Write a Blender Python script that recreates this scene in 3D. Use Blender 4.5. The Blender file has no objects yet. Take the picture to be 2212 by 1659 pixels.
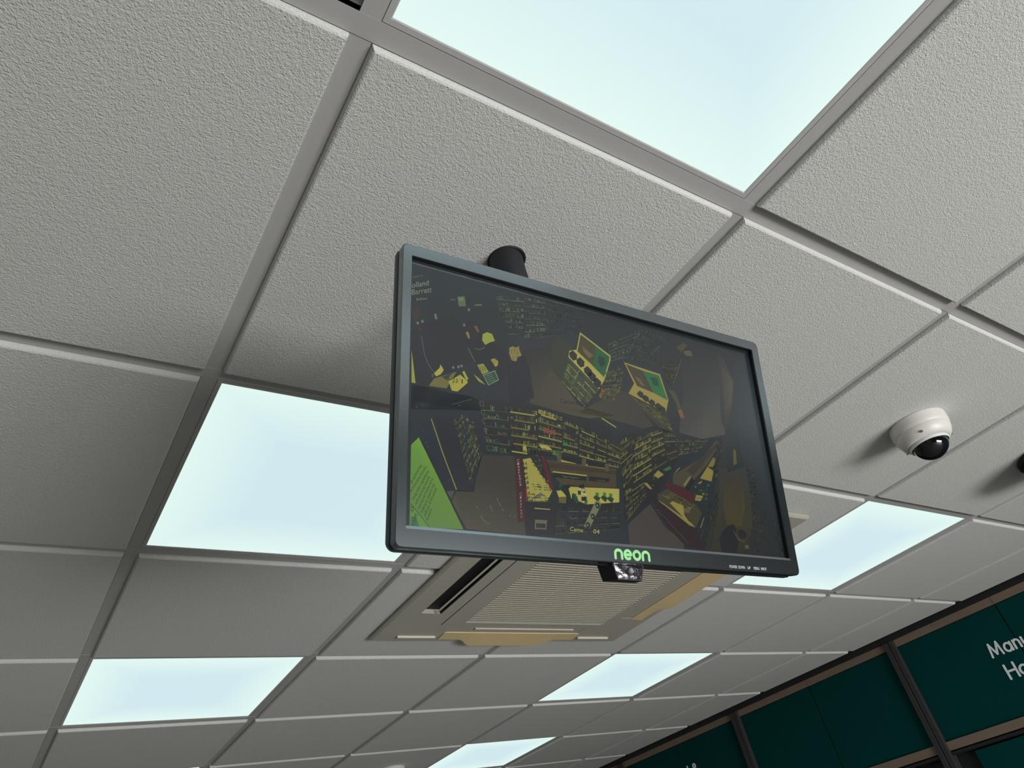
import bpy, bmesh, math, random
from mathutils import Vector, Matrix

# ------------------------------------------------------------------ camera, world, light, exposure
scene = bpy.context.scene
COL = scene.collection
H = 2.5                                    # height of the ceiling grid above the floor

cam_data = bpy.data.cameras.new('camera')
cam = bpy.data.objects.new('camera', cam_data)
COL.objects.link(cam)
cam_data.sensor_width = 36.0
cam_data.lens = 25.462
cam_data.clip_start = 0.02
CR = ((0.82926467, -0.5223395, -0.19869965), (0.18872583, 0.59640444, -0.78018223), (0.52602535, 0.6094778, 0.59315608))
cam.matrix_world = Matrix(((CR[0][0], -CR[1][0], -CR[2][0], -0.20178),
                           (CR[0][1], -CR[1][1], -CR[2][1], -0.32002),
                           (CR[0][2], -CR[1][2], -CR[2][2], H - 0.77318),
                           (0, 0, 0, 1)))
scene.camera = cam

world = bpy.data.worlds.new('world')
scene.world = world
world.use_nodes = True
world.node_tree.nodes['Background'].inputs[0].default_value = (0.75, 0.87, 1.0, 1)
world.node_tree.nodes['Background'].inputs[1].default_value = 1.0

day = bpy.data.lights.new('shopfront_daylight', 'AREA')
day.shape = 'RECTANGLE'
day.size, day.size_y = 2.4, 0.8
day.energy = 220
day.color = (1.0, 0.99, 0.955)
day_o = bpy.data.objects.new('shopfront_daylight', day)
COL.objects.link(day_o)
day_o.location = (1.4, -3.66, 0.50)
day_o.rotation_euler = (math.radians(90), 0, 0)       # shines along +Y, into the shop

vs = scene.view_settings
vs.view_transform = 'Standard'
vs.look = 'None'
vs.gamma = 1.0
vs.use_curve_mapping = False
vs.exposure = 0.0

# ------------------------------------------------------------------ helpers
def lin(c):
    c = c / 255.0
    return c / 12.92 if c <= 0.04045 else ((c + 0.055) / 1.055) ** 2.4

def srgb(r, g, b):
    return (lin(r), lin(g), lin(b), 1.0)

def mat(name, color, rough=0.5, metal=0.0, spec=0.5):
    m = bpy.data.materials.new(name)
    m.use_nodes = True
    p = m.node_tree.nodes['Principled BSDF']
    p.inputs['Base Color'].default_value = color if len(color) == 4 else (*color, 1)
    p.inputs['Roughness'].default_value = rough
    p.inputs['Metallic'].default_value = metal
    p.inputs['Specular IOR Level'].default_value = spec
    return m

def add_noise(m, c1, c2, scale, bump=0.0, dist=0.001, detail=3, stretch=(1, 1, 1)):
    """colour variation and fine relief from a noise in object space"""
    nt = m.node_tree; p = nt.nodes['Principled BSDF']
    tc = nt.nodes.new('ShaderNodeTexCoord'); mp = nt.nodes.new('ShaderNodeMapping')
    mp.inputs['Scale'].default_value = stretch
    n = nt.nodes.new('ShaderNodeTexNoise'); n.inputs['Scale'].default_value = scale; n.inputs['Detail'].default_value = detail
    nt.links.new(tc.outputs['Object'], mp.inputs['Vector']); nt.links.new(mp.outputs['Vector'], n.inputs['Vector'])
    mx = nt.nodes.new('ShaderNodeMix'); mx.data_type = 'RGBA'
    mx.inputs['A'].default_value = c1; mx.inputs['B'].default_value = c2
    nt.links.new(n.outputs['Fac'], mx.inputs['Factor']); nt.links.new(mx.outputs['Result'], p.inputs['Base Color'])
    if bump:
        b = nt.nodes.new('ShaderNodeBump'); b.inputs['Strength'].default_value = bump; b.inputs['Distance'].default_value = dist
        nt.links.new(n.outputs['Fac'], b.inputs['Height']); nt.links.new(b.outputs['Normal'], p.inputs['Normal'])
    return m

def emission(name, color, strength=1.0):
    m = bpy.data.materials.new(name); m.use_nodes = True
    p = m.node_tree.nodes['Principled BSDF']
    p.inputs['Base Color'].default_value = (0.02, 0.02, 0.02, 1)
    p.inputs['Emission Color'].default_value = color
    p.inputs['Emission Strength'].default_value = strength
    return m

def link(name, mesh, m=None, parent=None, loc=None, rot=None):
    o = bpy.data.objects.new(name, mesh)
    COL.objects.link(o)
    if m is not None and len(mesh.materials) == 0:
        mesh.materials.append(m)
    if parent is not None: o.parent = parent
    if loc is not None: o.location = loc
    if rot is not None: o.rotation_euler = rot
    return o

def tag(o, label=None, cat=None, group=None, kind=None):
    if label: o['label'] = label
    if cat: o['category'] = cat
    if group: o['group'] = group
    if kind: o['kind'] = kind
    return o

def thing(name, label, cat, loc=(0, 0, 0), group=None):
    o = bpy.data.objects.new(name, None)
    COL.objects.link(o); o.location = loc; o.empty_display_size = 0.05
    return tag(o, label, cat, group)

def copy_tree(o, parent=None):
    c = o.copy(); COL.objects.link(c)
    if parent is not None: c.parent = parent
    for ch in list(o.children): copy_tree(ch, c)
    return c

def finish(bm, name, smooth=False, recalc=True):
    if recalc: bmesh.ops.recalc_face_normals(bm, faces=bm.faces)
    me = bpy.data.meshes.new(name); bm.to_mesh(me); bm.free()
    if smooth:
        for p in me.polygons: p.use_smooth = True
    return me

def box(bm, x0, x1, y0, y1, z0, z1):
    v = [bm.verts.new((x, y, z)) for z in (z0, z1) for y in (y0, y1) for x in (x0, x1)]
    for f in ((0, 2, 3, 1), (4, 5, 7, 6), (0, 1, 5, 4), (2, 6, 7, 3), (0, 4, 6, 2), (1, 3, 7, 5)):
        bm.faces.new([v[i] for i in f])

def box_mesh(name, *a, bevel=0.0):
    bm = bmesh.new(); box(bm, *a)
    if bevel: bmesh.ops.bevel(bm, geom=list(bm.edges), offset=bevel, segments=2, affect='EDGES', profile=0.5)
    return finish(bm, name)

def loft(bm, loops, cap0=True, cap1=True):
    """closed rings with the same number of points, joined in order"""
    rows = [[bm.verts.new(p) for p in l] for l in loops]
    n = len(rows[0])
    for a, b in zip(rows, rows[1:]):
        for i in range(n):
            bm.faces.new((a[i], a[(i + 1) % n], b[(i + 1) % n], b[i]))
    if cap0: bm.faces.new(rows[0])
    if cap1: bm.faces.new(rows[-1])
    return rows

def rrect(hx, hy, r, z, cx=0.0, cy=0.0, seg=6):
    pts = []
    for qx, qy, a0 in ((1, 1, 0), (-1, 1, 90), (-1, -1, 180), (1, -1, 270)):
        for k in range(seg + 1):
            a = math.radians(a0 + 90.0 * k / seg)
            pts.append((cx + qx * (hx - r) + r * math.cos(a), cy + qy * (hy - r) + r * math.sin(a), z))
    return pts

def ring(r, z, n=40, cx=0.0, cy=0.0):
    return [(cx + r * math.cos(2 * math.pi * i / n), cy + r * math.sin(2 * math.pi * i / n), z) for i in range(n)]

def lathe_mesh(name, prof, n=40, cap0=True, cap1=True, smooth=True):
    bm = bmesh.new(); loft(bm, [ring(r, z, n) for r, z in prof], cap0, cap1)
    me = finish(bm, name)
    if smooth:
        for p in me.polygons: p.use_smooth = len(p.vertices) == 4
    return me

STROKES = [0]
def stroke(bm, pts, w, to3, t0, t1, n=10):
    """a round-ended stroke of width w along a 2-D path, t0..t1 thick; to3 maps (u, v, t) into space"""
    def prism(poly):
        STROKES[0] += 1                                # a hair of extra thickness each, so no two faces coincide
        te = (STROKES[0] % 97) * (t1 - t0) * 0.006
        a = [bm.verts.new(to3(u, v, t0 - te)) for u, v in poly]
        b = [bm.verts.new(to3(u, v, t1 + te)) for u, v in poly]
        k = len(poly)
        bm.faces.new(a); bm.faces.new(b)
        for i in range(k): bm.faces.new((a[i], a[(i + 1) % k], b[(i + 1) % k], b[i]))
    h = w / 2
    for (x0, y0), (x1, y1) in zip(pts, pts[1:]):
        d = math.hypot(x1 - x0, y1 - y0)
        if d < 1e-9: continue
        nx, ny = -(y1 - y0) / d * h, (x1 - x0) / d * h
        prism([(x0 + nx, y0 + ny), (x0 - nx, y0 - ny), (x1 - nx, y1 - ny), (x1 + nx, y1 + ny)])
    for x0, y0 in pts:
        prism([(x0 + h * math.cos(2 * math.pi * i / n), y0 + h * math.sin(2 * math.pi * i / n)) for i in range(n)])

def arc(cx, cy, r, a0, a1, n=14, ry=None):
    ry = r if ry is None else ry
    return [(cx + r * math.cos(math.radians(a0 + (a1 - a0) * i / n)), cy + ry * math.sin(math.radians(a0 + (a1 - a0) * i / n))) for i in range(n + 1)]

def glyph_mesh(text):
    """outline of a text in the built-in font as (vertices, faces), width and cap height scaled to 1"""
    cu = bpy.data.curves.new('text', 'FONT'); cu.body = text; cu.resolution_u = 3
    ob = bpy.data.objects.new('text', cu); COL.objects.link(ob)
    me = ob.to_mesh()
    vs_ = [(v.co.x, v.co.y) for v in me.vertices]
    fs = [tuple(p.vertices) for p in me.polygons]
    ob.to_mesh_clear(); bpy.data.objects.remove(ob); bpy.data.curves.remove(cu)
    x0 = min(v[0] for v in vs_); x1 = max(v[0] for v in vs_)
    hh = 0.70 if any(ch.isupper() or ch.isdigit() or ch in 'bdfhklt&' for ch in text) else 0.52
    return [((x - x0) / (x1 - x0), y / hh) for x, y in vs_], fs

# ------------------------------------------------------------------ materials
M = {}
def tile_material():
    m = mat('mineral_fibre_tile', (0.69, 0.695, 0.685, 1), 0.95, spec=0.1)
    nt = m.node_tree; p = nt.nodes['Principled BSDF']
    g = nt.nodes.new('ShaderNodeNewGeometry')
    n1 = nt.nodes.new('ShaderNodeTexNoise'); n1.inputs['Scale'].default_value = 540; n1.inputs['Detail'].default_value = 2; n1.inputs['Roughness'].default_value = 0.55
    n2 = nt.nodes.new('ShaderNodeTexNoise'); n2.inputs['Scale'].default_value = 260; n2.inputs['Detail'].default_value = 2
    vo = nt.nodes.new('ShaderNodeTexVoronoi'); vo.inputs['Scale'].default_value = 130
    for t in (n1, n2, vo): nt.links.new(g.outputs['Position'], t.inputs['Vector'])
    pit = nt.nodes.new('ShaderNodeMapRange'); pit.inputs['From Min'].default_value = 0.06; pit.inputs['From Max'].default_value = 0.14
    nt.links.new(vo.outputs['Distance'], pit.inputs['Value'])
    a = nt.nodes.new('ShaderNodeMath'); a.operation = 'ADD'
    nt.links.new(n1.outputs['Fac'], a.inputs[0]); nt.links.new(n2.outputs['Fac'], a.inputs[1])
    b2 = nt.nodes.new('ShaderNodeMath'); b2.operation = 'MULTIPLY_ADD'; b2.inputs[1].default_value = 0.25
    nt.links.new(pit.outputs['Result'], b2.inputs[0]); nt.links.new(a.outputs[0], b2.inputs[2])
    b = nt.nodes.new('ShaderNodeBump'); b.inputs['Strength'].default_value = TILE_BUMP; b.inputs['Distance'].default_value = 0.0015
    nt.links.new(b2.outputs[0], b.inputs['Height']); nt.links.new(b.outputs['Normal'], p.inputs['Normal'])
    return m
TILE_BUMP = 0.8
M['tile'] = tile_material()
M['bar'] = mat('painted_steel_grid', (0.465, 0.465, 0.46, 1), 0.45, spec=0.3)
M['plenum'] = mat('dark_void', (0.02, 0.02, 0.02, 1), 0.9)
M['led_frame'] = mat('led_frame_white', (0.50, 0.50, 0.50, 1), 0.4, spec=0.3)

def led_material():
    m = bpy.data.materials.new('led_diffuser'); m.use_nodes = True
    nt = m.node_tree; p = nt.nodes['Principled BSDF']
    p.inputs['Base Color'].default_value = (0.05, 0.05, 0.05, 1); p.inputs['Roughness'].default_value = 0.6
    tc = nt.nodes.new('ShaderNodeTexCoord'); sx = nt.nodes.new('ShaderNodeSeparateXYZ')
    nt.links.new(tc.outputs['Object'], sx.inputs[0])
    ax = nt.nodes.new('ShaderNodeMath'); ax.operation = 'ABSOLUTE'; ay = nt.nodes.new('ShaderNodeMath'); ay.operation = 'ABSOLUTE'
    nt.links.new(sx.outputs['X'], ax.inputs[0]); nt.links.new(sx.outputs['Y'], ay.inputs[0])
    mxm = nt.nodes.new('ShaderNodeMath'); mxm.operation = 'MAXIMUM'
    nt.links.new(ax.outputs[0], mxm.inputs[0]); nt.links.new(ay.outputs[0], mxm.inputs[1])
    cr = nt.nodes.new('ShaderNodeValToRGB')                 # edge-lit panel: mint-white rim, bluer middle
    cr.color_ramp.elements[0].position = 0.13; cr.color_ramp.elements[0].color = srgb(207, 231, 237)
    cr.color_ramp.elements[1].position = 0.277; cr.color_ramp.elements[1].color = srgb(224, 246, 241)
    nt.links.new(mxm.outputs[0], cr.inputs['Fac']); nt.links.new(cr.outputs['Color'], p.inputs['Emission Color'])
    p.inputs['Emission Strength'].default_value = 1.0
    return m
M['led'] = led_material()
M['floor'] = add_noise(mat('vinyl_floor', (0.35, 0.33, 0.30, 1), 0.5), (0.31, 0.295, 0.27, 1), (0.38, 0.36, 0.33, 1), 6)
M['paint'] = mat('grey_wall_paint', (0.35, 0.34, 0.32, 1), 0.8)
M['paint_dark'] = mat('dark_wall_paint', (0.012, 0.013, 0.015, 1), 0.8)
M['alu'] = mat('dark_aluminium', (0.06, 0.06, 0.065, 1), 0.4, 0.6)
M['black'] = mat('matt_black', (0.008, 0.009, 0.011, 1), 0.6)
M['teal'] = add_noise(mat('teal_board', (0.001, 0.03, 0.028, 1), 0.7, spec=0.05), (0.0005, 0.043, 0.043, 1), (0.0005, 0.052, 0.048, 1), 3)
M['wood'] = add_noise(mat('oak_strip', (0.16, 0.125, 0.10, 1), 0.6, spec=0.1), (0.19, 0.145, 0.112, 1), (0.24, 0.185, 0.142, 1), 30, stretch=(1, 0.15, 2))
M['post'] = mat('brown_black_post', (0.035, 0.031, 0.033, 1), 0.55)
M['letter'] = mat('pale_lettering', (0.82, 0.88, 0.89, 1), 0.6)
M['bezel'] = add_noise(mat('charcoal_satin_plastic', (0.2, 0.235, 0.255, 1), 0.2, 1.0), (0.22, 0.255, 0.275, 1), (0.235, 0.27, 0.29, 1), 900, bump=0.05, dist=0.0003)
M['lip'] = mat('satin_lip', (0.30, 0.34, 0.37, 1), 0.3, 1.0)
M['gloss_black'] = mat('gloss_black_plastic', (0.006, 0.008, 0.010, 1), 0.22)
M['shell'] = mat('grey_black_shell', (0.10, 0.12, 0.13, 1), 0.35, 0.9)
M['pole'] = add_noise(mat('black_painted_pole', (0.008, 0.010, 0.013, 1), 0.5), (0.008, 0.010, 0.013, 1), (0.014, 0.017, 0.02, 1), 40)
M['logo'] = mat('green_logo', srgb(150, 222, 148), 0.5)
M['print'] = mat('white_print', (0.75, 0.76, 0.78, 1), 0.6)
M['ac'] = add_noise(mat('aged_ivory_plastic', (0.38, 0.36, 0.30, 1), 0.5, spec=0.3), (0.43, 0.42, 0.37, 1), (0.48, 0.465, 0.41, 1), 5)
M['ac_slat'] = mat('ivory_slat', (0.66, 0.61, 0.52, 1), 0.5, spec=0.3)
M['ac_tan'] = add_noise(mat('yellowed_plastic', (0.42, 0.33, 0.19, 1), 0.5, spec=0.3), (0.72, 0.56, 0.31, 1), (0.80, 0.64, 0.37, 1), 9)
M['ac_rail'] = mat('ivory_rail', (0.72, 0.69, 0.60, 1), 0.5)
M['white_plastic'] = mat('white_plastic', (0.78, 0.77, 0.74, 1), 0.4)
M['dome'] = mat('smoked_dome', (0.004, 0.005, 0.006, 1), 0.06, spec=0.8)
M['clear_rim'] = mat('clear_rim', (0.8, 0.81, 0.82, 1), 0.12)
M['grey_plastic'] = mat('grey_plastic', (0.14, 0.145, 0.15, 1), 0.5)
M['chrome'] = add_noise(mat('lamp_reflector', (0.5, 0.48, 0.5, 1), 0.22, 1.0), (0.30, 0.28, 0.31, 1), (0.03, 0.03, 0.04, 1), 220, bump=0.3, dist=0.002)
M['lens'] = mat('lamp_bulb', (0.35, 0.35, 0.38, 1), 0.1)

SCREEN_GAIN = 0.92
SCREEN_BLACK = 0.016
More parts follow.
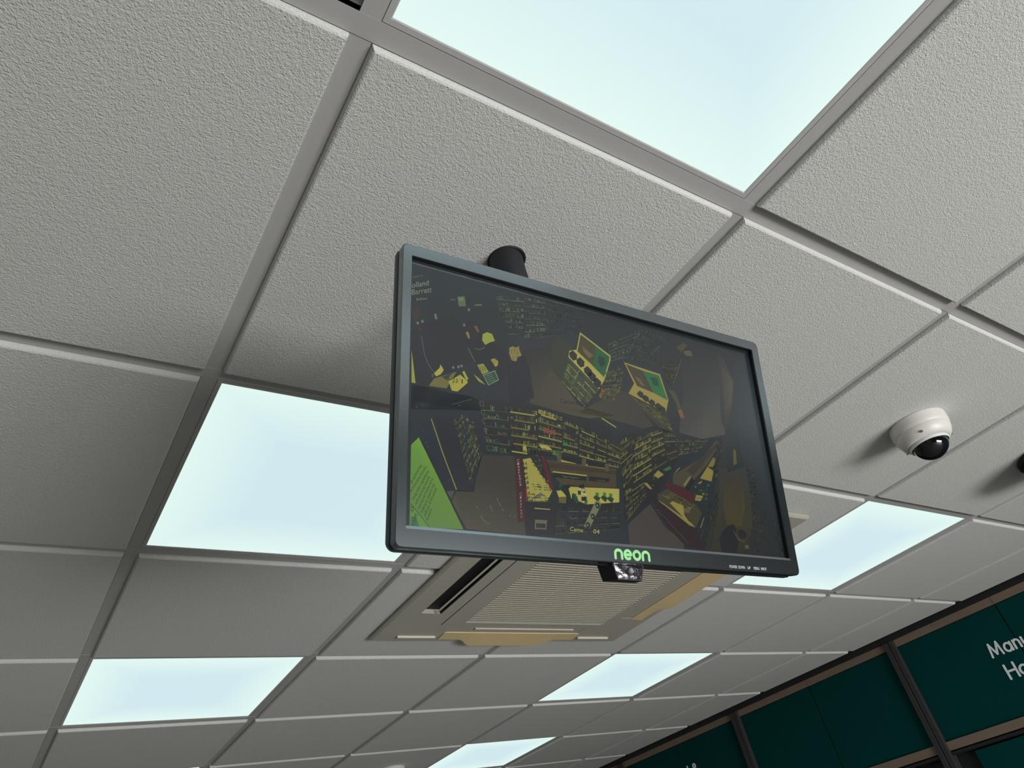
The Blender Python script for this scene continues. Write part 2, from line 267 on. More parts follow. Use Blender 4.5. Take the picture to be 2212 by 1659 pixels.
# picture on the screen, millimetres from the screen centre; closing quads paint reflected haze at right
PIC_POLYS = [((46,50,54),1,[(-127.3,76.3),(-30.3,101.2),(-64.7,37.4),(-45.1,13.5),(-105.6,3.1),(-110.5,55.9)]),([(44,46,48),(46,48,48),(62,60,52),(68,65,54),(74,70,56),(66,63,55),(78,73,56),(66,62,50)],2,[(-107.5,65.0),(-61.4,81.3),(-77.0,50.7),(-64.7,37.4),(-45.1,13.5),(3.2,9.4),(-38.3,-0.9),(-105.5,5.3)]),([(60,58,50),(54,52,48),(56,54,50),(60,57,52),(62,58,52),(66,62,54),(68,64,55),(64,62,52)],2,[(-8.7,27.9),(4.6,44.0),(26.2,39.1),(57.8,5.4),(42.0,0.5),(-15.4,4.9),(-45.6,4.7),(-36.9,10.9)]),([(46,50,54),(46,50,54),(44,48,52),(42,46,50),(42,46,50),(42,47,50),(42,47,50)],2,[(-235.1,1.7),(-216.6,1.9),(-192.6,0.4),(-146.9,1.5),(-100.5,5.0),(-98.4,-2.6),(-235.1,-23.3)]),((38,42,47),3,[(-235.7,57.0),(-221.7,69.5),(-190.0,83.0),(-177.3,69.6),(-169.2,59.7),(-174.1,44.7),(-169.5,37.7),(-190.3,24.4),(-212.4,12.4),(-217.7,3.3),(-234.6,3.9)]),((34,38,45),4,[(-181.9,75.5),(-172.3,83.8),(-161.6,80.4),(-155.8,72.2),(-159.0,62.0),(-146.3,63.6),(-129.4,54.2),(-128.8,36.7),(-140.4,19.5),(-157.9,30.9),(-169.5,38.8),(-176.3,52.3),(-178.5,64.6)]),((120,110,66),5,[(-178.4,68.7),(-175.5,70.6),(-172.6,64.8),(-175.0,61.9)]),((46,44,46),5,[(-174.8,76.6),(-170.6,80.6),(-165.2,80.1),(-161.8,73.2),(-164.3,66.7),(-170.3,61.8),(-173.8,63.3)]),((96,80,58),6,[(-168.9,78.1),(-165.2,79.5),(-162.4,73.0),(-164.8,71.9)]),((138,146,62),5,[(-158.8,71.5),(-153.3,74.9),(-147.8,74.0),(-144.7,66.9),(-151.1,63.5),(-156.1,59.7),(-159.6,64.2)]),((32,36,46),4,[(-127.0,52.4),(-120.8,49.5),(-109.1,58.6),(-103.5,41.7),(-100.6,11.9),(-118.0,3.1),(-129.0,1.2),(-131.0,28.2)]),((128,116,66),5,[(-127.8,62.9),(-123.3,65.7),(-120.2,64.4),(-116.3,67.3),(-115.8,63.1),(-113.2,57.1),(-118.1,54.2),(-120.2,48.8),(-125.6,48.9),(-128.3,56.2)]),((104,100,56),4,[(-217.7,3.2),(-212.4,11.9),(-203.6,16.3),(-188.6,23.6),(-199.2,4.1)]),((58,62,50),5,[(-204.7,15.0),(-192.5,21.8),(-199.2,12.8)]),((158,154,66),5,[(-212.4,17.3),(-206.4,24.5),(-205.9,27.9),(-203.7,25.1),(-202.3,22.6),(-205.3,17.6),(-210.2,14.4)]),((70,74,60),5,[(-215.1,15.7),(-212.4,17.3),(-211.8,14.1),(-214.5,12.2)]),((156,152,62),6,[(-197.2,11.5),(-184.7,21.3),(-175.6,15.1),(-187.6,3.0),(-193.7,2.9)]),((150,148,66),6,[(-182.4,24.3),(-180.3,26.4),(-175.6,18.2),(-178.3,16.8)]),((142,140,66),6,[(-170.3,24.8),(-164.6,21.7),(-156.9,15.8),(-164.0,17.8)]),((128,132,60),6,[(-166.0,35.5),(-158.9,38.5),(-152.6,30.6),(-160.1,26.4)]),((120,140,110),6,[(-159.7,25.8),(-145.7,33.6),(-141.4,23.8),(-153.6,15.7)]),((40,72,56),7,[(-158.7,25.5),(-146.2,32.5),(-142.4,24.1),(-153.1,16.6)]),((150,138,66),6,[(-150.2,44.6),(-146.1,46.9),(-141.7,44.6),(-142.1,40.4),(-144.9,37.4)]),((142,146,60),5,[(-235.8,37.0),(-231.1,3.5),(-235.1,3.3)]),((84,98,74),5,[(-187.3,107.2),(-179.0,110.3),(-177.4,98.8),(-185.8,96.5)]),((100,116,80),6,[(-186.1,106.3),(-180.4,108.4),(-179.7,104.9),(-185.2,102.5)]),((92,106,70),5,[(-167.5,103.2),(-159.9,105.9),(-158.1,104.6),(-167.3,101.8)]),((84,96,84),5,[(-194.8,102.2),(-189.7,104.0),(-189.7,102.9),(-194.9,101.2)]),((104,110,92),5,[(-231.6,67.7),(-229.2,68.7),(-228.7,66.1),(-230.9,65.1)]),((104,110,92),5,[(-226.7,70.6),(-224.3,71.6),(-223.8,69.0),(-226.0,68.0)]),((104,110,92),5,[(-212.9,80.9),(-210.4,82.0),(-210.0,79.3),(-212.2,78.3)]),((104,110,92),5,[(-212.3,78.1),(-209.9,79.2),(-209.4,76.5),(-211.6,75.5)]),((104,110,92),5,[(-175.8,96.2),(-173.1,97.4),(-172.7,94.6),(-175.1,93.5)]),((104,110,92),5,[(-181.3,77.5),(-178.7,78.6),(-178.3,75.8),(-180.6,74.8)]),((104,110,92),5,[(-193.6,28.2),(-191.2,29.1),(-190.7,26.6),(-193.0,25.7)]),((104,110,92),5,[(-188.0,29.9),(-185.5,30.9),(-185.1,28.3),(-187.3,27.4)]),((104,110,92),5,[(-184.6,31.7),(-182.1,32.7),(-181.6,30.1),(-183.9,29.2)]),((84,34,34),5,[(-229.1,61.4),(-226.6,62.6),(-226.2,59.8),(-228.6,58.7)]),((58,50,46),3,[(-236.2,78.6),(-228.6,85.1),(-226.3,77.6),(-233.7,66.6)]),((52,54,46),3,[(-75.2,77.0),(-63.5,89.7),(-44.6,83.7),(-52.7,69.3),(-64.7,37.4),(-77.2,48.2)]),((150,152,70),4,[(-35.2,102.4),(5.3,81.9),(4.4,76.0),(-6.7,49.7),(-42.7,76.3)]),((66,62,48),5,[(-34.5,99.6),(-15.2,90.0),(-21.0,63.9),(-40.9,77.5)]),((34,84,56),5,[(-15.2,90.0),(3.4,80.4),(2.5,75.2),(-7.2,53.1),(-21.6,63.9)]),((104,88,56),6,[(-33.8,86.1),(-28.5,82.1),(-19.0,76.5),(-25.9,72.5),(-32.4,78.7)]),((24,56,44),6,[(-11.7,78.0),(-3.7,77.1),(-3.1,69.5),(-9.5,64.4),(-13.2,70.0)]),((160,152,74),4,[(-51.9,75.8),(-42.2,79.2),(-6.7,49.7),(-15.9,37.2),(-53.5,67.9)]),((40,42,44),5,[(-52.1,73.2),(-47.2,77.4),(-41.6,73.2),(-42.7,67.0),(-47.6,64.8),(-51.9,68.9)]),((40,42,44),5,[(-43.0,67.0),(-38.0,71.2),(-32.3,66.9),(-33.4,60.8),(-38.4,58.5),(-42.8,62.6)]),((40,42,44),5,[(-34.0,58.1),(-28.9,62.3),(-23.3,58.0),(-24.4,51.9),(-29.4,49.7),(-33.8,53.8)]),((40,42,44),5,[(-28.8,52.9),(-23.8,57.0),(-18.1,52.8),(-19.3,46.7),(-24.3,44.4),(-28.7,48.6)]),((40,42,44),5,[(-22.4,46.7),(-17.3,50.8),(-11.6,46.5),(-12.8,40.4),(-17.9,38.2),(-22.3,42.4)]),((60,64,50),3,[(-53.5,68.5),(-15.9,36.7),(-35.4,15.1),(-64.7,37.4)]),((120,76,46),5,[(-17.1,28.8),(-10.7,38.6),(-6.8,37.4),(-14.5,26.6)]),((140,128,64),4,[(23.8,77.8),(77.0,73.2),(85.0,42.1),(78.7,25.2),(25.5,39.6),(35.5,53.6)]),((64,60,48),5,[(26.3,76.0),(50.7,72.5),(63.3,47.1),(39.8,51.2)]),((34,100,56),5,[(50.7,72.5),(75.1,71.2),(83.6,41.3),(63.3,47.1)]),((24,66,46),6,[(60.4,66.2),(71.6,67.1),(73.2,56.8),(65.3,56.6)]),((92,84,56),6,[(36.8,62.9),(44.3,61.8),(52.3,52.9),(46.2,53.0)]),((46,46,44),5,[(37.5,41.1),(42.5,46.1),(47.4,44.2),(48.2,38.7),(42.5,37.4)]),((46,46,44),5,[(44.6,37.3),(49.6,42.3),(54.6,40.3),(55.3,34.8),(49.6,33.6)]),((46,46,44),5,[(53.3,33.7),(58.3,38.7),(63.3,36.7),(64.1,31.2),(58.3,30.0)]),((46,46,44),5,[(62.1,30.7),(67.2,35.7),(72.3,33.8),(73.0,28.2),(67.2,27.0)]),((46,46,44),5,[(67.9,27.9),(73.1,32.9),(78.1,30.9),(78.8,25.3),(73.0,24.1)]),((56,56,46),3,[(25.5,39.6),(78.6,24.9),(86.3,4.1),(74.0,0.4),(36.4,25.7)]),((116,80,52),5,[(97.2,31.4),(104.2,33.3),(106.3,22.7),(100.5,22.8)]),((70,64,48),3,[(108.6,114.5),(122.2,124.6),(128.6,121.7),(116.4,110.5)]),((84,80,60),4,[(120.2,112.7),(132.8,116.2),(134.9,108.8),(122.6,106.9)]),((70,66,54),3,[(86.0,56.5),(97.0,54.5),(101.7,43.4),(106.4,23.2),(99.7,22.2),(96.2,39.8)]),([(46,48,50),(46,48,50),(54,56,58),(66,66,62),(58,57,54),(56,54,50)],1,[(114.1,97.4),(173.4,115.5),(184.9,83.2),(169.9,12.0),(95.0,3.5),(106.4,23.2)]),([(50,52,52),(52,56,58),(74,72,66),(78,76,70),(66,64,60)],2,[(110.3,55.6),(180.5,79.6),(169.9,12.0),(130.3,1.0),(95.0,3.5)]),([(46,48,50),(56,56,54),(70,67,60),(68,66,60),(58,56,52),(54,54,52),(52,52,52)],3,[(177.8,128.2),(191.2,113.4),(200.1,86.1),(191.8,56.3),(172.8,17.8),(167.0,27.6),(173.6,81.1)]),([(60,60,56),(74,70,62),(80,76,66),(76,72,64),(64,62,58),(62,60,56)],4,[(182.9,108.7),(194.4,93.7),(198.8,84.5),(191.1,61.8),(174.5,34.2),(178.0,67.9)]),([(54,54,50),(52,52,48),(64,62,54),(70,67,56),(76,73,60),(62,60,52)],2,[(-203.4,-64.8),(-125.3,-53.6),(-117.3,-129.9),(-180.6,-128.2),(-194.0,-104.6),(-188.7,-93.5)]),((60,57,52),3,[(-162.2,-57.4),(-125.3,-53.6),(-123.9,-74.3),(-160.5,-84.5),(-172.7,-92.8)]),([(42,47,50),(42,47,50),(42,48,52),(40,45,50),(38,43,48),(38,43,49),(42,48,54),(44,50,56)],2,[(-235.7,8.0),(-208.0,10.2),(-163.3,-2.3),(-156.5,-53.5),(-171.6,-93.7),(-199.2,-95.6),(-226.9,-49.1),(-234.3,-57.1)]),((38,43,48),3,[(-212.0,-28.6),(-189.2,-93.6),(-171.6,-93.2),(-164.4,-57.7),(-192.7,-24.4)]),((36,42,48),3,[(-199.2,-95.6),(-189.8,-94.1),(-194.0,-103.6)]),((70,74,72),4,[(-199.2,-96.0),(-191.3,-94.7),(-194.5,-102.7)]),([(98,140,60),(104,150,58),(88,124,52),(84,120,62)],3,[(-234.3,-57.1),(-226.9,-48.9),(-182.5,-129.0),(-234.2,-130.9)]),((92,132,58),4,[(-233.4,-111.2),(-215.7,-129.6),(-233.9,-130.7)]),((60,104,66),5,[(-232.9,-121.7),(-228.1,-120.8),(-225.2,-130.0),(-233.7,-130.5)]),((30,38,46),4,[(-226.9,-49.1),(-224.3,-50.7),(-199.2,-95.6),(-194.0,-104.6),(-179.6,-128.1),(-182.4,-129.0)]),((34,40,44),3,[(-164.4,-2.5),(-130.2,2.3),(-95.6,3.2),(-64.8,0.8),(-24.5,0.3),(-3.9,-6.0),(-8.1,-42.8),(-50.0,-42.6),(-88.5,-44.4),(-118.2,-52.6),(-156.5,-53.5)]),((128,66,56),7,[(-91.1,-19.3),(-88.3,-18.7),(-88.4,-24.0),(-91.2,-24.7)]),((128,66,56),7,[(-87.4,-19.6),(-84.5,-19.0),(-84.6,-24.2),(-87.5,-25.0)]),((128,66,56),7,[(-83.6,-19.9),(-80.8,-19.2),(-80.9,-24.5),(-83.7,-25.3)]),((128,66,56),7,[(-79.8,-20.1),(-76.9,-19.5),(-77.1,-24.8),(-79.9,-25.6)]),((128,40,44),7,[(-140.9,-31.9),(-137.6,-31.4),(-137.7,-34.2),(-141.0,-34.5)]),((40,128,60),7,[(-67.9,-31.1),(-62.7,-30.7),(-63.3,-34.3),(-68.6,-34.6)]),((70,62,48),6,[(-90.2,-52.2),(-71.4,-52.0),(-2.4,-51.3),(-4.8,-71.8),(-70.9,-78.9),(-84.9,-65.6)]),((60,54,44),7,[(-89.2,-55.3),(-2.7,-54.1),(-3.1,-57.6),(-87.0,-60.5)]),((156,152,78),6,[(-98.0,-38.1),(-88.0,-36.7),(-82.0,-41.3),(-93.3,-42.9)]),((150,146,76),6,[(-116.5,-37.4),(-113.5,-36.1),(-111.9,-47.5),(-116.8,-48.2)]),((54,120,66),7,[(-80.8,-41.7),(-68.0,-40.5),(-70.8,-43.7),(-74.7,-44.8),(-76.4,-51.6),(-77.2,-45.1)]),((30,34,38),7,[(-110.5,-44.1),(-82.2,-43.6),(-81.8,-47.9),(-112.1,-50.8)]),((30,34,38),8,[(-71.6,-45.4),(-46.4,-45.5),(-48.2,-51.1),(-53.5,-51.9),(-71.3,-50.4)]),((30,34,38),8,[(-39.2,-46.8),(-17.1,-47.4),(-17.6,-52.2),(-39.1,-52.4)]),((150,146,74),7,[(-73.8,-49.6),(-53.3,-49.7),(-54.1,-52.3),(-74.0,-52.3)]),((120,116,64),7,[(-42.9,-50.6),(-17.5,-51.4),(-17.7,-53.1),(-42.4,-53.0)]),((84,74,54),8,[(-76.0,-44.9),(-71.1,-44.8),(-72.2,-52.7),(-76.8,-52.7)]),((84,74,54),8,[(-45.7,-45.4),(-40.7,-45.3),(-41.9,-53.3),(-46.7,-53.3)]),((84,74,54),8,[(-16.4,-47.3),(-11.2,-47.2),(-12.6,-55.3),(-17.5,-55.4)]),((152,148,78),8,[(-82.9,-63.4),(-41.4,-62.6),(-41.5,-64.0),(-83.0,-64.7)]),((28,32,36),8,[(-83.0,-64.7),(-41.5,-64.0),(-43.0,-68.9),(-82.7,-69.6)]),((28,32,36),8,[(-39.1,-63.5),(-12.0,-63.1),(-13.8,-67.2),(-39.3,-68.5)]),((36,42,40),6,[(-80.7,-76.8),(-61.9,-75.8),(-9.1,-73.4),(-12.0,-98.8),(-77.2,-96.4)]),((160,154,76),7,[(-65.8,-77.3),(-0.8,-72.7),(-2.5,-87.1),(-44.2,-93.2),(-62.9,-88.7)]),((160,154,76),7,[(-80.0,-83.0),(-73.7,-81.9),(-68.5,-87.7),(-77.9,-89.1)]),((92,86,50),8,[(-77.9,-89.1),(-68.5,-87.7),(-69.7,-94.6),(-77.7,-94.8)]),((36,70,54),9,[(-58.9,-86.9),(-57.3,-85.8),(-55.0,-86.5),(-55.4,-90.1),(-58.7,-90.7)]),((28,48,46),9,[(-50.5,-86.6),(-48.9,-85.6),(-46.7,-86.2),(-47.0,-89.9),(-50.4,-90.4)]),((36,70,54),9,[(-58.1,-89.5),(-56.5,-88.5),(-54.3,-89.1),(-54.6,-92.7),(-57.9,-93.3)]),((30,40,42),9,[(-68.6,-90.0),(-67.0,-89.0),(-64.8,-89.6),(-65.1,-93.2),(-68.4,-93.7)]),((36,70,54),9,[(-61.7,-84.3),(-60.1,-83.3),(-57.8,-83.9),(-58.1,-87.5),(-61.5,-88.1)]),((28,48,46),9,[(-54.2,-80.7),(-52.6,-79.7),(-50.3,-80.3),(-50.7,-84.0),(-54.0,-84.5)]),((28,48,46),9,[(-47.6,-86.1),(-45.9,-85.1),(-43.7,-85.7),(-44.0,-89.4),(-47.4,-90.0)]),((30,40,42),9,[(-52.5,-74.7),(-50.9,-73.7),(-48.6,-74.3),(-48.9,-78.0),(-52.3,-78.6)]),((36,70,54),9,[(-76.7,-76.2),(-75.2,-75.1),(-73.0,-75.8),(-73.2,-79.4),(-76.5,-80.0)]),((28,48,46),9,[(-73.9,-79.5),(-72.3,-78.5),(-70.1,-79.1),(-70.4,-82.7),(-73.7,-83.3)]),((28,48,46),9,[(-48.5,-78.0),(-46.9,-77.0),(-44.6,-77.6),(-45.0,-81.3),(-48.4,-81.9)]),((28,48,46),9,[(-62.0,-86.1),(-60.4,-85.1),(-58.2,-85.7),(-58.5,-89.3),(-61.8,-89.9)]),((30,40,42),9,[(-67.0,-75.4),(-65.4,-74.4),(-63.2,-75.0),(-63.5,-78.7),(-66.8,-79.3)]),((36,70,54),9,[(-75.4,-78.5),(-73.9,-77.5),(-71.7,-78.1),(-71.9,-81.7),(-75.2,-82.3)]),((48,92,66),9,[(-60.1,-84.5),(-58.5,-83.5),(-56.2,-84.1),(-56.5,-87.8),(-59.9,-88.3)]),((48,92,66),9,[(-47.0,-89.2),(-45.3,-88.2),(-43.1,-88.8),(-43.4,-92.5),(-46.8,-93.0)]),((30,40,42),9,[(-49.2,-73.4),(-47.5,-72.4),(-45.3,-73.0),(-45.6,-76.7),(-49.0,-77.3)]),((28,48,46),9,[(-81.2,-77.4),(-79.6,-76.4),(-77.4,-77.0),(-77.7,-80.6),(-81.0,-81.2)]),((170,164,120),10,[(-52.6,-77.4),(-49.7,-77.1),(-49.9,-79.5),(-52.8,-79.8)]),((170,164,120),10,[(-48.1,-78.0),(-45.2,-77.7),(-45.5,-80.1),(-48.3,-80.4)]),((170,164,120),10,[(-50.4,-81.4),(-47.5,-81.1),(-47.7,-83.5),(-50.6,-83.8)]),((170,164,120),10,[(-46.5,-82.1),(-43.7,-81.8),(-43.9,-84.2),(-46.8,-84.5)]),((60,110,60),9,[(-32.0,-79.6),(-28.0,-79.7),(-29.1,-88.0),(-33.1,-88.0)]),((46,58,40),10,[(-35.7,-85.4),(-32.6,-82.9),(-26.4,-84.5),(-29.6,-89.7)]),((60,110,60),9,[(-22.6,-78.7),(-18.6,-78.7),(-19.7,-87.1),(-23.7,-87.0)]),((46,58,40),10,[(-26.4,-84.5),(-23.2,-82.0),(-17.0,-83.5),(-20.2,-88.8)]),((60,110,60),9,[(-14.6,-78.9),(-10.5,-78.9),(-11.7,-87.4),(-15.8,-87.4)]),((46,58,40),10,[(-18.4,-84.8),(-15.2,-82.3),(-8.9,-83.8),(-12.2,-89.1)]),((40,40,44),6,[(-115.6,-97.5),(-78.1,-95.4),(-86.1,-126.8),(-116.6,-128.4)]),((150,146,84),7,[(-106.5,-102.4),(-88.6,-102.0),(-88.6,-102.8),(-106.6,-103.4)]),((96,94,80),7,[(-106.6,-113.7),(-92.9,-113.3),(-94.5,-122.3),(-107.4,-122.8)]),((44,46,48),8,[(-105.5,-117.1),(-94.6,-116.7),(-95.3,-121.1),(-106.0,-121.6)]),((150,144,72),7,[(-117.4,-55.7),(-108.6,-53.0),(-90.6,-76.8),(-84.9,-83.6),(-91.8,-95.2),(-113.3,-96.7),(-114.8,-81.6)]),((84,26,36),7,[(-96.2,-48.7),(-92.5,-49.3),(-83.5,-80.3),(-87.4,-84.9)]),((96,98,84),9,[(-110.8,-94.5),(-98.5,-86.5),(-96.1,-87.9),(-100.0,-92.4)]),((66,23,33),8,[(-126.5,-54.6),(-118.0,-53.7),(-117.1,-116.7),(-125.4,-118.0)]),((126,26,40),9,[(-115.9,-83.7),(-114.4,-82.5),(-114.2,-96.6),(-115.8,-96.8)]),((104,112,84),11,[(-33.2,-88.9),(-30.0,-87.8),(-26.2,-90.2),(-27.7,-94.3),(-43.3,-117.5),(-50.2,-115.9)]),((38,44,42),12,[(-34.0,-92.1),(-31.7,-90.0),(-28.9,-90.6),(-27.8,-93.3),(-29.4,-96.2),(-32.6,-96.1)]),((96,100,76),13,[(-32.8,-92.9),(-30.8,-91.4),(-29.7,-93.7),(-31.6,-94.7)]),((38,44,42),12,[(-41.0,-103.9),(-38.7,-101.8),(-35.9,-102.4),(-34.9,-105.1),(-36.5,-108.0),(-39.6,-107.8)]),((96,100,76),13,[(-39.8,-104.7),(-37.8,-103.2),(-36.8,-105.4),(-38.7,-106.5)]),((38,44,42),12,[(-47.9,-113.1),(-45.6,-111.0),(-42.9,-111.6),(-41.9,-114.2),(-43.4,-117.1),(-46.4,-116.9)]),((96,100,76),13,[(-46.7,-113.8),(-44.7,-112.4),(-43.7,-114.6),(-45.6,-115.6)]),((36,40,44),3,[(6.2,-16.5),(57.9,5.8),(86.9,2.7),(89.6,-28.0),(45.2,-80.3),(6.0,-109.3),(2.9,-102.0)]),((128,120,66),6,[(33.9,-63.2),(37.7,-61.6),(44.8,-67.8),(41.1,-68.7)]),((128,122,66),6,[(48.6,-52.3),(56.2,-45.7),(63.8,-49.9),(54.8,-55.1)]),((52,96,60),6,[(62.4,-44.7),(74.0,-38.5),(76.5,-41.8),(68.4,-45.2)]),((118,112,64),6,[(85.2,-40.8),(89.5,-38.1),(89.3,-39.3),(77.7,-48.4)]),((70,66,52),4,[(76.9,-49.0),(125.9,-22.1),(152.3,2.0),(158.8,0.3),(132.6,-30.0),(94.6,-62.5),(75.3,-58.6)]),((56,54,46),5,[(98.3,-41.6),(155.5,1.1),(157.6,-1.2),(108.7,-45.3)]),((112,108,66),6,[(90.7,-58.1),(102.0,-47.2),(104.3,-47.6),(92.7,-60.3)]),((30,34,36),6,[(92.5,-61.5),(105.8,-48.0),(109.0,-52.5),(97.4,-64.6)]),((112,104,56),6,[(132.1,-32.6),(143.7,-19.8),(147.8,-20.5),(142.3,-31.3)]),((130,118,60),6,[(117.8,-47.9),(132.1,-32.6),(141.2,-36.5),(135.3,-49.6)]),((124,114,60),6,[(111.8,-54.6),(120.6,-50.0),(118.3,-53.9)]),((130,120,62),7,[(108.6,-67.6),(118.8,-68.3),(113.6,-74.6),(105.0,-74.4)]),((66,62,58),2,[(5.9,-110.3),(36.4,-81.2),(56.9,-108.5),(81.2,-122.3),(77.8,-133.5),(6.0,-131.2)]),((72,22,36),6,[(62.8,-56.5),(75.1,-59.8),(104.0,-66.8),(105.5,-73.2),(99.8,-77.3),(73.8,-68.2),(64.2,-62.2)]),((48,24,32),5,[(44.1,-82.7),(48.3,-78.9),(99.4,-105.1),(110.3,-129.3),(81.9,-126.6),(60.1,-107.1)]),((64,60,46),6,[(50.7,-72.9),(66.7,-65.4),(104.3,-78.0),(113.5,-87.8),(100.9,-105.0),(50.9,-80.9)]),((136,124,62),8,[(67.2,-81.0),(72.9,-78.2),(86.6,-82.1),(86.3,-92.5),(93.8,-102.2),(89.7,-99.6)]),((126,118,64),8,[(51.1,-79.7),(55.3,-81.0),(95.6,-100.9),(100.2,-105.1),(92.0,-103.4)]),((86,84,64),9,[(86.2,-84.4),(97.1,-83.4),(94.5,-89.5),(86.8,-90.2)]),((70,66,64),6,[(47.5,-89.1),(49.6,-89.9),(50.3,-91.1),(48.0,-90.7)]),((70,66,64),6,[(50.4,-91.6),(52.4,-92.3),(53.1,-93.6),(50.8,-93.1)]),((70,66,64),6,[(53.2,-94.0),(55.3,-94.8),(55.9,-96.0),(53.7,-95.6)]),((70,66,64),6,[(56.0,-96.5),(58.1,-97.2),(58.8,-98.5),(56.5,-98.0)]),((70,66,64),6,[(58.9,-98.9),(60.9,-99.7),(61.6,-101.0),(59.3,-100.5)]),((70,66,64),6,[(61.7,-101.4),(63.8,-102.1),(64.5,-103.4),(62.2,-102.9)]),((70,66,64),6,[(64.5,-103.9),(66.6,-104.6),(67.3,-105.9),(65.0,-105.4)]),((70,66,64),6,[(67.4,-106.3),(69.5,-107.0),(70.2,-108.3),(67.9,-107.8)]),((70,66,64),6,[(70.2,-108.8),(72.3,-109.5),(73.0,-110.8),(70.7,-110.3)]),((70,66,64),6,[(73.1,-111.2),(75.2,-112.0),(75.9,-113.3),(73.6,-112.8)]),((70,66,64),6,[(75.9,-113.7),(78.1,-114.5),(78.7,-115.7),(76.4,-115.2)]),((70,66,64),6,[(78.8,-116.2),(80.9,-116.9),(81.6,-118.2),(79.3,-117.7)]),((70,66,64),6,[(81.7,-118.7),(83.8,-119.4),(84.5,-120.7),(82.2,-120.2)]),((70,66,64),6,[(84.5,-121.1),(86.7,-121.9),(87.3,-123.2),(85.0,-122.7)]),((104,104,92),7,[(107.2,-104.5),(115.0,-92.3),(116.0,-92.8),(108.8,-104.6)]),([(58,58,54),(54,58,56),(60,58,48),(62,58,44),(48,48,42),(54,50,42),(58,56,46)],2,[(152.0,-32.7),(195.1,-24.9),(197.4,-52.8),(190.8,-95.5),(173.1,-127.7),(119.5,-129.8),(138.4,-83.2)]),([(60,57,48),(58,56,48),(76,70,46),(70,64,44),(66,61,44),(68,63,45)],3,[(157.4,-47.1),(187.2,-36.1),(183.7,-74.1),(173.2,-98.2),(149.5,-100.0),(147.7,-77.5)]),([(50,55,57),(48,53,55),(44,48,48),(44,48,48)],3,[(171.7,12.7),(190.3,16.8),(193.3,-25.1),(163.1,-36.4)]),((90,84,50),4,[(179.9,-4.6),(183.6,-5.4),(181.9,-22.6),(175.7,-25.3)]),((30,34,38),6,[(134.3,-115.2),(141.0,-106.0),(151.5,-98.7),(160.1,-96.8),(164.0,-101.9),(161.1,-107.4),(164.0,-116.6),(158.1,-128.6),(135.2,-130.0)]),((36,40,42),6,[(165.3,-103.5),(172.5,-101.2),(178.4,-104.9),(177.0,-111.0),(169.9,-112.7),(164.8,-109.5)]),((80,80,66),7,[(172.5,-119.5),(178.6,-118.6),(179.3,-122.6),(173.2,-123.6)]),([(42,47,50),(46,52,56),(62,70,74),(50,54,56)],1,[(209.2,128.0),(241.6,127.3),(249.2,39.5),(173.1,27.6)]),([(50,54,56),(62,70,74),(44,48,50),(48,48,44)],1,[(173.1,27.6),(249.2,39.5),(240.7,-127.2),(108.3,-131.6)])]
